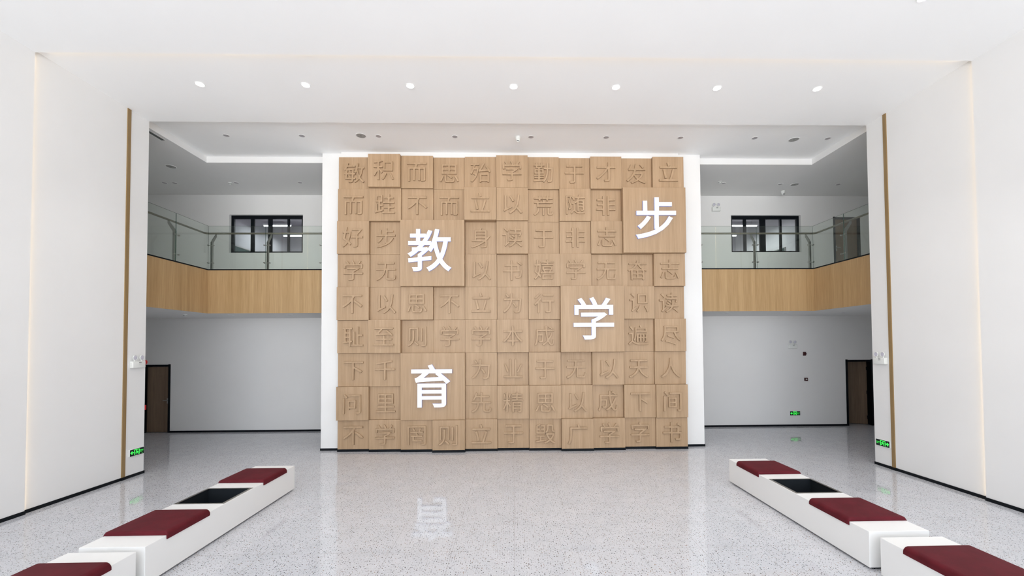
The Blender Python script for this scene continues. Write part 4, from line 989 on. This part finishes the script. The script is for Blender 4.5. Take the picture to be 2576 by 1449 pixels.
# ------------------------------------------------------------------ benches, cushions
BW, BLEN, BH = .715, 3.205, .44
def bench(label, cx, y0, group='white benches'):
    root = thing('bench', label, 'bench', (cx, y0 + BLEN / 2, 0), group=group)
    w, l = BW / 2, BLEN / 2
    p0, p1 = -l + 1.295, -l + 1.945            # planter opening
    m = .022
    b = B()
    def V(x, y, z): return b.verts.new((x, y, z))
    zb = .026
    # outer shell
    o = [V(-w, -l, zb), V(w, -l, zb), V(w, l, zb), V(-w, l, zb)]
    tt = [V(-w, -l, BH), V(w, -l, BH), V(w, l, BH), V(-w, l, BH)]
    h = [V(-w + m, p0, BH), V(w - m, p0, BH), V(w - m, p1, BH), V(-w + m, p1, BH)]
    hb = [V(-w + m, p0, .12), V(w - m, p0, .12), V(w - m, p1, .12), V(-w + m, p1, .12)]
    b.faces.new(o[::-1])
    for i in range(4):
        k = (i + 1) % 4
        b.faces.new((o[i], o[k], tt[k], tt[i]))
        b.faces.new((tt[i], tt[k], h[k], h[i]))
        b.faces.new((h[i], h[k], hb[k], hb[i]))
    b.faces.new(hb)
    es = [e for e in b.edges if all(v in tt for v in e.verts) or (sum(v in tt for v in e.verts) == 1 and sum(v in o for v in e.verts) == 1)]
    bmesh.ops.bevel(b, geom=es, offset=.004, segments=2, profile=.5, affect='EDGES')
    obj('body', b, SOLID, root)
    obj('plinth', bx(-w + .05, w - .05, -l + .03, l - .10, 0, zb), BLACK, root)
    # steel lined planter pit
    pb = B()
    e = .02
    a0, a1, c0, c1 = -w + m + .001, w - m - .001, p0 + .001, p1 - .001
    box(pb, a0, a0 + .004, c0, c1, .125, BH - .001)
    box(pb, a1 - .004, a1, c0, c1, .125, BH - .001)
    box(pb, a0, a1, c0, c0 + .004, .125, BH - .001)
    box(pb, a0, a1, c1 - .004, c1, .125, BH - .001)
    box(pb, a0, a1, c0, c1, .121, .125)
    pit = obj('planter_insert', pb, PIT, root)
    pit['label'] = 'empty dark steel planter insert'
    rb = B()
    A0, A1, C0, C1 = a0 - .012, a1 + .012, c0 - .012, c1 + .012
    z0, z1 = BH + .0005, BH + .005
    box(rb, A0, A0 + .036, C0, C1, z0, z1)
    box(rb, A1 - .036, A1, C0, C1, z0, z1)
    box(rb, A0 + .036, A1 - .036, C0, C0 + .028, z0, z1)
    box(rb, A0 + .036, A1 - .036, C1 - .028, C1, z0, z1)
    obj('rim', rb, STEEL, pit)
    return root

def cushion(label, cx, y0, group='maroon bench cushions'):
    L = .705
    root_loc = (cx, y0 + L / 2, BH)
    w = BW / 2
    T, skirt, R, t = .046, .042, .048, .013
    b = B()
    NS = 8
    rings = []
    ys = []
    for i in range(7):
        a = i / 6 * PI / 2
        ys.append((-L / 2 + R * (1 - math.sin(a)) * .62 if False else -L / 2 + .028 * (1 - math.cos(a)), .35 + .65 * math.sin(a)))
    mid = [(y, 1.0) for y in (-L * .25, -L * .1, L * .1, L * .25)]
    ys = ys + mid + [(-y, k) for y, k in ys[::-1]]
    for y, k in ys:
        crown = .007 * (1 - (2 * y / L) ** 2)
        top = T * k
        xo = w + t * (.55 + .45 * k)
        ring = [(-xo, -skirt)]
        for i in range(NS + 1):
            a = i / NS * PI / 2
            r = min(R, top + skirt * .5)
            ring.append((-xo + r * (1 - math.cos(a)), top - r + r * math.sin(a)))
        for q in (-.5, -.25, 0, .25, .5):
            ring.append((2 * q * (xo - R) * .8, top + crown * (1 - (1.6 * q) ** 2) * k))
        for i in range(NS, -1, -1):
            a = i / NS * PI / 2
            r = min(R, top + skirt * .5)
            ring.append((xo - r * (1 - math.cos(a)), top - r + r * math.sin(a)))
        ring.append((xo, -skirt))
        ring.append((w + .002, -skirt))
        ring.append((w + .002, .0015))
        ring.append((-w - .002, .0015))
        ring.append((-w - .002, -skirt))
        rings.append([b.verts.new((x, y, z)) for x, z in ring])
    n = len(rings[0])
    for a, c in zip(rings, rings[1:]):
        for i in range(n):
            k = (i + 1) % n
            b.faces.new((a[i], a[k], c[k], c[i]))
    b.faces.new(rings[0]); b.faces.new(rings[-1][::-1])
    o = obj('seat_cushion', b, MAROON, loc=root_loc, smooth=True)
    return tag(o, label, 'cushion', group)

LX, RX = -4.407, 4.482
bench('long white bench at the left with a dark planter pit and two maroon cushions', LX, 4.815)
bench('white bench cut off at the lower left corner of the photo', LX, 4.705 - BLEN)
bench('long white bench at the right with a dark planter pit and two maroon cushions', RX, 4.905)
bench('white bench cut off at the lower right corner of the photo', RX, 4.755 - BLEN)
for sx, word, y in ((LX, 'left', 4.815), (RX, 'right', 4.905)):
    cushion(f'maroon cushion at the far end of the long {word} bench', sx, y + 2.21)
    cushion(f'maroon cushion on the near end of the long {word} bench', sx, y + .285)
    y2 = (4.705 if word == 'left' else 4.755) - BLEN
    cushion(f'maroon cushion on the cut-off bench in the lower {word} corner', sx, y2 + 2.21)

# ------------------------------------------------------------------ ceiling fittings
def downlight(x, y, z, label, group, lit=False, r=.085, watts=125):
    o = thing('downlight', label, 'ceiling light', (x, y, z), group=group)
    obj('rim', lathe(B(), [(r * .80, .0), (r * .80, -.004), (r * .95, -.008), (r, -.003), (r, 0)]), DLRIM, o, smooth=True)
    d = obj('diffuser', lathe(B(), [(0, -.0045), (r * .79, -.0045), (r * .79, 0)]), DLON if lit else DLOFF, o)
    d['label'] = 'glowing white disc' if lit else 'unlit grey disc'
    if lit:
        l = bpy.data.lights.new('downlight_beam', 'SPOT')
        l.energy = watts; l.spot_size = math.radians(98); l.spot_blend = .9; l.shadow_soft_size = .07
        l.color = (1, .985, .96)
        lo = bpy.data.objects.new('downlight_beam', l)
        lo.location = (0, 0, -.02)
        link(lo, o)
    return o
ORD = ['first', 'second', 'third', 'fourth', 'fifth', 'sixth', 'seventh', 'eighth', 'ninth']
for i in range(7):
    downlight(.040 + 1.937 * (i - 3), 7.885, ZB - .0005, f'lit round downlight, {ORD[i]} from the left in the bright row of seven',
              'lit downlights in the middle ceiling', True)
downlight(5.775, 5.69, ZA - .0005, 'lit downlight cut off by the top right edge of the photo', 'lit downlights in the front ceiling', True)
downlight(3.852, 5.60, ZA - .0005, 'lit downlight just showing at the top edge, right of the middle', 'lit downlights in the front ceiling', True)
for i, x in enumerate((-6.767, -4.990, -3.185, -1.365, .464, 2.281, 4.092, 5.915, 7.726)):
    downlight(x, 10.10, ZC - .0005, f'unlit round downlight, {ORD[i]} from the left in the row above the character wall',
              'unlit downlights in the coffered ceiling', r=.075)
for x, y, lab in ((-10.217, 12.61, 'unlit downlight above the left balcony, nearest the outer wall'),
                  (-9.929, 12.62, 'unlit downlight above the left balcony, one of the close pair, on the inner side'),
                  (-8.123, 12.59, 'unlit downlight beside the smoke detector above the left balcony'),
                  (-6.247, 12.56, 'unlit downlight above the left balcony, nearest the character wall'),
                  (6.365, 12.53, 'unlit downlight beside the smoke detector above the right balcony'),
                  (8.131, 12.58, 'unlit downlight beside the round speaker above the right balcony'),
                  (9.924, 12.60, 'unlit downlight above the right balcony, farthest from the character wall')):
    downlight(x, y, ZS - .0005, lab, 'unlit downlights above the balconies', r=.075)
for x, y, lab in ((-7.98, 12.2, 'unlit downlight under the left balcony near its corner'),
                  (-6.33, 12.2, 'unlit downlight under the left balcony near the character wall'),
                  (6.22, 12.24, 'unlit downlight under the right balcony nearest the character wall'),
                  (8.02, 12.30, 'unlit downlight under the right balcony near its corner'),
                  (9.73, 12.28, 'unlit downlight under the right balcony near the outer side')):
    downlight(x, y, ZU - .0005, lab, 'unlit downlights under the balconies', r=.075)

def speaker(x, y, z, label):
    o = thing('ceiling_speaker', label, 'speaker', (x, y, z), group='round ceiling speakers')
    obj('rim', lathe(B(), [(.108, 0), (.108, -.006), (.118, -.009), (.125, -.003), (.125, 0)]), DLRIM, o, smooth=True)
    obj('grille', lathe(B(), [(0, -.0065), (.107, -.0055), (.107, 0)]), SPEAKER, o, smooth=True)
    obj('badge', lathe(B(), [(0, -.010), (.014, -.009), (.014, -.006)], seg=12), GREY, o)
speaker(-3.589, 10.075, ZC - .0005, 'round grey ceiling speaker above the character wall towards the left')
speaker(6.928, 10.163, ZC - .0005, 'round grey ceiling speaker in the raised ceiling at the right')
speaker(-9.135, 11.474, ZS - .0005, 'round grey ceiling speaker above the left balcony')
speaker(8.591, 12.612, ZS - .0005, 'round grey ceiling speaker above the right balcony')

def smoke(x, y, z, label):
    o = thing('smoke_detector', label, 'smoke detector', (x, y, z), group='small smoke detectors')
    obj('base', lathe(B(), [(.055, 0), (.055, -.014), (.048, -.018), (0, -.018)]), PLASTIC, o, smooth=True)
    obj('sensor', lathe(B(), [(.040, -.019), (.034, -.045), (.018, -.052), (0, -.053)]), PLASTIC, o, smooth=True)
    b = lathe(B(), [(.0405, -.022), (.0375, -.034), (.036, -.034)])
    obj('vent_ring', b, GREY, o)
smoke(-8.309, 12.60, ZS - .0005, 'small smoke detector above the left balcony beside a downlight')
smoke(6.192, 12.40, ZS - .0005, 'small smoke detector above the right balcony beside a downlight')
smoke(-9.030, 11.90, ZU - .0005, 'small smoke detector under the left balcony')

def turret_camera(x, y, z, label):
    o = thing('security_camera', label, 'camera', (x, y, z), group='white ceiling security cameras')
    obj('base', lathe(B(), [(.062, 0), (.062, -.035), (.058, -.062), (.050, -.072), (0, -.072)]), PLASTIC, o, smooth=True)
    b = B()
    bmesh.ops.create_uvsphere(b, u_segments=24, v_segments=16, radius=.047)
    bmesh.ops.translate(b, vec=(0, -.008, -.088), verts=b.verts[:])
    h = obj('eyeball', b, PLASTIC, o, smooth=True)
    for q in (-.017, .017):
        e = B()
        cyl(e, (q, -.038, -.108), (q, -.049, -.114), .012, seg=14)
        obj('lens', e, DARKLENS, h)
turret_camera(.149, 10.10, ZC - .0005, 'white turret camera on the raised ceiling above the character wall')
turret_camera(8.578, 13.15, ZS - .0005, 'white turret camera on the ceiling above the right balcony window')

o = thing('linear_air_vent', 'narrow white slot vent in the dim ceiling beside the left coffer edge', 'air vent', (-8.16, 9.62, ZS - .0005))
b = B()
for x in (-.055, .055):
    box(b, x - .012, x + .012, -.36, .40, -.004, 0)
obj('vent_frame', b, DLRIM, o)
obj('slot', bx(-.042, .042, -.36, .40, -.002, 0), GREY, o)

# ------------------------------------------------------------------ emergency lamps, exit signs, alarms
def emergency_light(x, y, z, rot, label, w=.30):
    """local frame: front towards -Y, z at the middle of the box"""
    o = thing('emergency_light', label, 'emergency light', (x, y, z), rot, group='twin-headed emergency lights')
    h = .068
    obj('housing', bx(-w / 2, w / 2, -.075, -.001, -h, h, bevel=.012, seg=3), PLASTIC, o, smooth=True)
    lb = bx(-.012, .048, -.0765, -.0755, h - .034, h - .020)
    box(lb, -.012, .044, -.0765, -.0755, h - .056, h - .052)
    obj('label_print', lb, GREY, o)
    b = B()
    for q in (-.02, .02):
        cyl(b, (-w / 2 - .001, -.035, q), (-w / 2 + .004, -.035, q), .006, seg=10)
    obj('test_button', b, GREY, o)
    for q in (-w * .27, w * .27):
        s = B()
        cyl(s, (q, -.04, h - .004), (q, -.04, h + .03), .013, seg=12)
        lathe(s, [(0, -.018), (.030, -.016), (.050, -.002), (.052, .014), (.047, .018), (.045, .012)], axis='Y', origin=(q, -.045, h + .075))
        hd = obj('lamp_head', s, PLASTIC, o, smooth=True)
        obj('lens', lathe(B(), [(.0445, .0125), (.03, .016), (0, .018)], axis='Y', origin=(q, -.045, h + .075)), LENSGREY, hd, smooth=True)
emergency_light(BL, 8.985, 2.295, PI / 2, 'twin-headed emergency light on the left wall pier above the exit sign')
emergency_light(BR, 8.975, 2.265, -PI / 2, 'twin-headed emergency light on the right wall pier above the exit sign')
emergency_light(9.050, YW, 2.577, 0, 'twin-headed emergency light on the grey back wall under the right balcony', .27)
emergency_light(6.633, YW, 7.055, 0, 'twin-headed emergency light high on the back wall above the right balcony', .27)

def exit_sign(x, y, z, rot, flip, label):
    """local frame: front towards -Y"""
    o = thing('exit_sign', label, 'exit sign', (x, y, z), rot, group='green running-man exit signs')
    w, h = .172, .073
    b = bx(-w, w, -.024, -.001, -h, h, bevel=.004, seg=2)
    box(b, -.10, .0, -.020, -.004, h, h + .010)
    obj('housing', b, PLASTIC, o)
    obj('face_plate', bx(-w + .007, w - .007, -.0255, -.0243, -h + .007, h - .007), SIGNBLACK, o)
    f = -1 if flip else 1
    pic = B()
    Y0, Y1 = -.0275, -.0258
    def poly(pts):
        prism(pic, [(f * a, c) for a, c in pts], 'y', Y0, Y1)
    poly([(-.155, .0), (-.118, .036), (-.106, .026), (-.122, .010), (-.078, .010), (-.078, -.010), (-.122, -.010), (-.106, -.026), (-.118, -.036)])
    # doorway
    poly([(-.068, -.054), (-.056, -.054), (-.056, .054), (-.068, .054)])
    poly([(.044, -.054), (.056, -.054), (.056, .054), (.044, .054)])
    poly([(-.056, .042), (.044, .042), (.044, .054), (-.056, .054)])
    # running figure
    hd = [( -.012 + .0105 * math.cos(a * PI / 6), .026 + .0105 * math.sin(a * PI / 6)) for a in range(12)]
    poly(hd)
    poly([(-.010, .012), (.012, .016), (.018, -.008), (-.002, -.014)])
    poly([(-.010, .012), (-.036, .000), (-.042, .008), (-.040, -.008), (-.014, .000)])
    poly([(.012, .016), (.034, .008), (.036, -.008), (.030, -.008), (.026, .002), (.012, .006)])
    poly([(.000, -.012), (-.024, -.024), (-.022, -.050), (-.032, -.050), (-.034, -.018), (-.004, -.004)])
    poly([(.018, -.008), (.022, -.030), (.044, -.034), (.044, -.044), (.014, -.040), (.004, -.012)])
    gp = obj('pictogram', pic, GREEN, o)
    gp['label'] = 'glowing green arrow, doorway and running figure'
    t = B()
    def put(ch, cx, cz, size, squash=1.0):
        me = glyph_mesh('t', ch, size, .0015)
        me.transform(Matrix.Translation((cx, -.0258, cz)) @ Matrix.Diagonal((squash, 1, 1, 1)))
        t.from_mesh(me)
        bpy.data.meshes.remove(me)
    tx = f * .112
    for i, ch in enumerate('安全出口'):
        put(ch, tx + (i - 1.5) * .0225, .016, .0195)
    for i, ch in enumerate('EXIT'):
        put(ch, tx + (i - 1.5) * .0185, -.012, .021)
    tt = obj('lettering', t, GREEN, o)
    tt['label'] = 'small green exit lettering'
    obj('status_lamp', lathe(B(), [(0, .0285), (.006, .0275), (.007, .0258)], seg=12, axis='Y', origin=(.12 if not flip else .13, 0, -.045)), GREEN, o)
exit_sign(BL, 9.020, .495, PI / 2, False, 'green exit sign with a left arrow low on the left wall pier')
exit_sign(BR, 8.985, .503, -PI / 2, True, 'green exit sign with a right arrow low on the right wall pier')
exit_sign(9.095, YW, .417, 0, False, 'green exit sign with a left arrow low on the grey back wall')

o = thing('fire_alarm_sounder', 'dark red rounded alarm sounder on the back wall under the emergency light', 'alarm', (9.457, YW, 2.335))
b = bx(-.050, .050, -.02, -.001, -.062, .062, bevel=.008)
obj('back_plate', b, DARKRED, o)
obj('sounder', lathe(B(), [(.044, .021), (.044, .045), (.034, .062), (0, .066)], axis='Y'), DARKRED, o, smooth=True)
o = thing('manual_call_point', 'small dark red call point with a pale window on the back wall', 'alarm', (9.480, YW, 1.510))
obj('housing', bx(-.052, .052, -.045, -.001, -.048, .048, bevel=.008), DARKRED, o)
obj('window', bx(-.024, .026, -.0475, -.0455, -.012, .020), PLASTIC, o)

o = thing('fire_alarm_bell', 'red alarm bell peeking out behind the left wall pier above the door', 'alarm', (-7.850, YB, 2.335))
obj('mount', bx(-.045, .045, .001, .035, -.05, .05, bevel=.006), RED, o)
b = lathe(B(), [(0, -.036), (.050, -.037), (.052, -.045), (.044, -.060), (0, -.066)], axis='Y')
obj('bell', b, RED, o, smooth=True)
o = thing('red_call_box', 'red call box peeking out behind the left wall pier beside the door', 'alarm', (-7.850, YB, 1.375))
obj('housing', bx(-.05, .047, .001, .044, -.052, .052, bevel=.006), RED, o)
obj('cover', bx(-.03, .03, .045, .049, -.03, .03), PLASTIC, o)
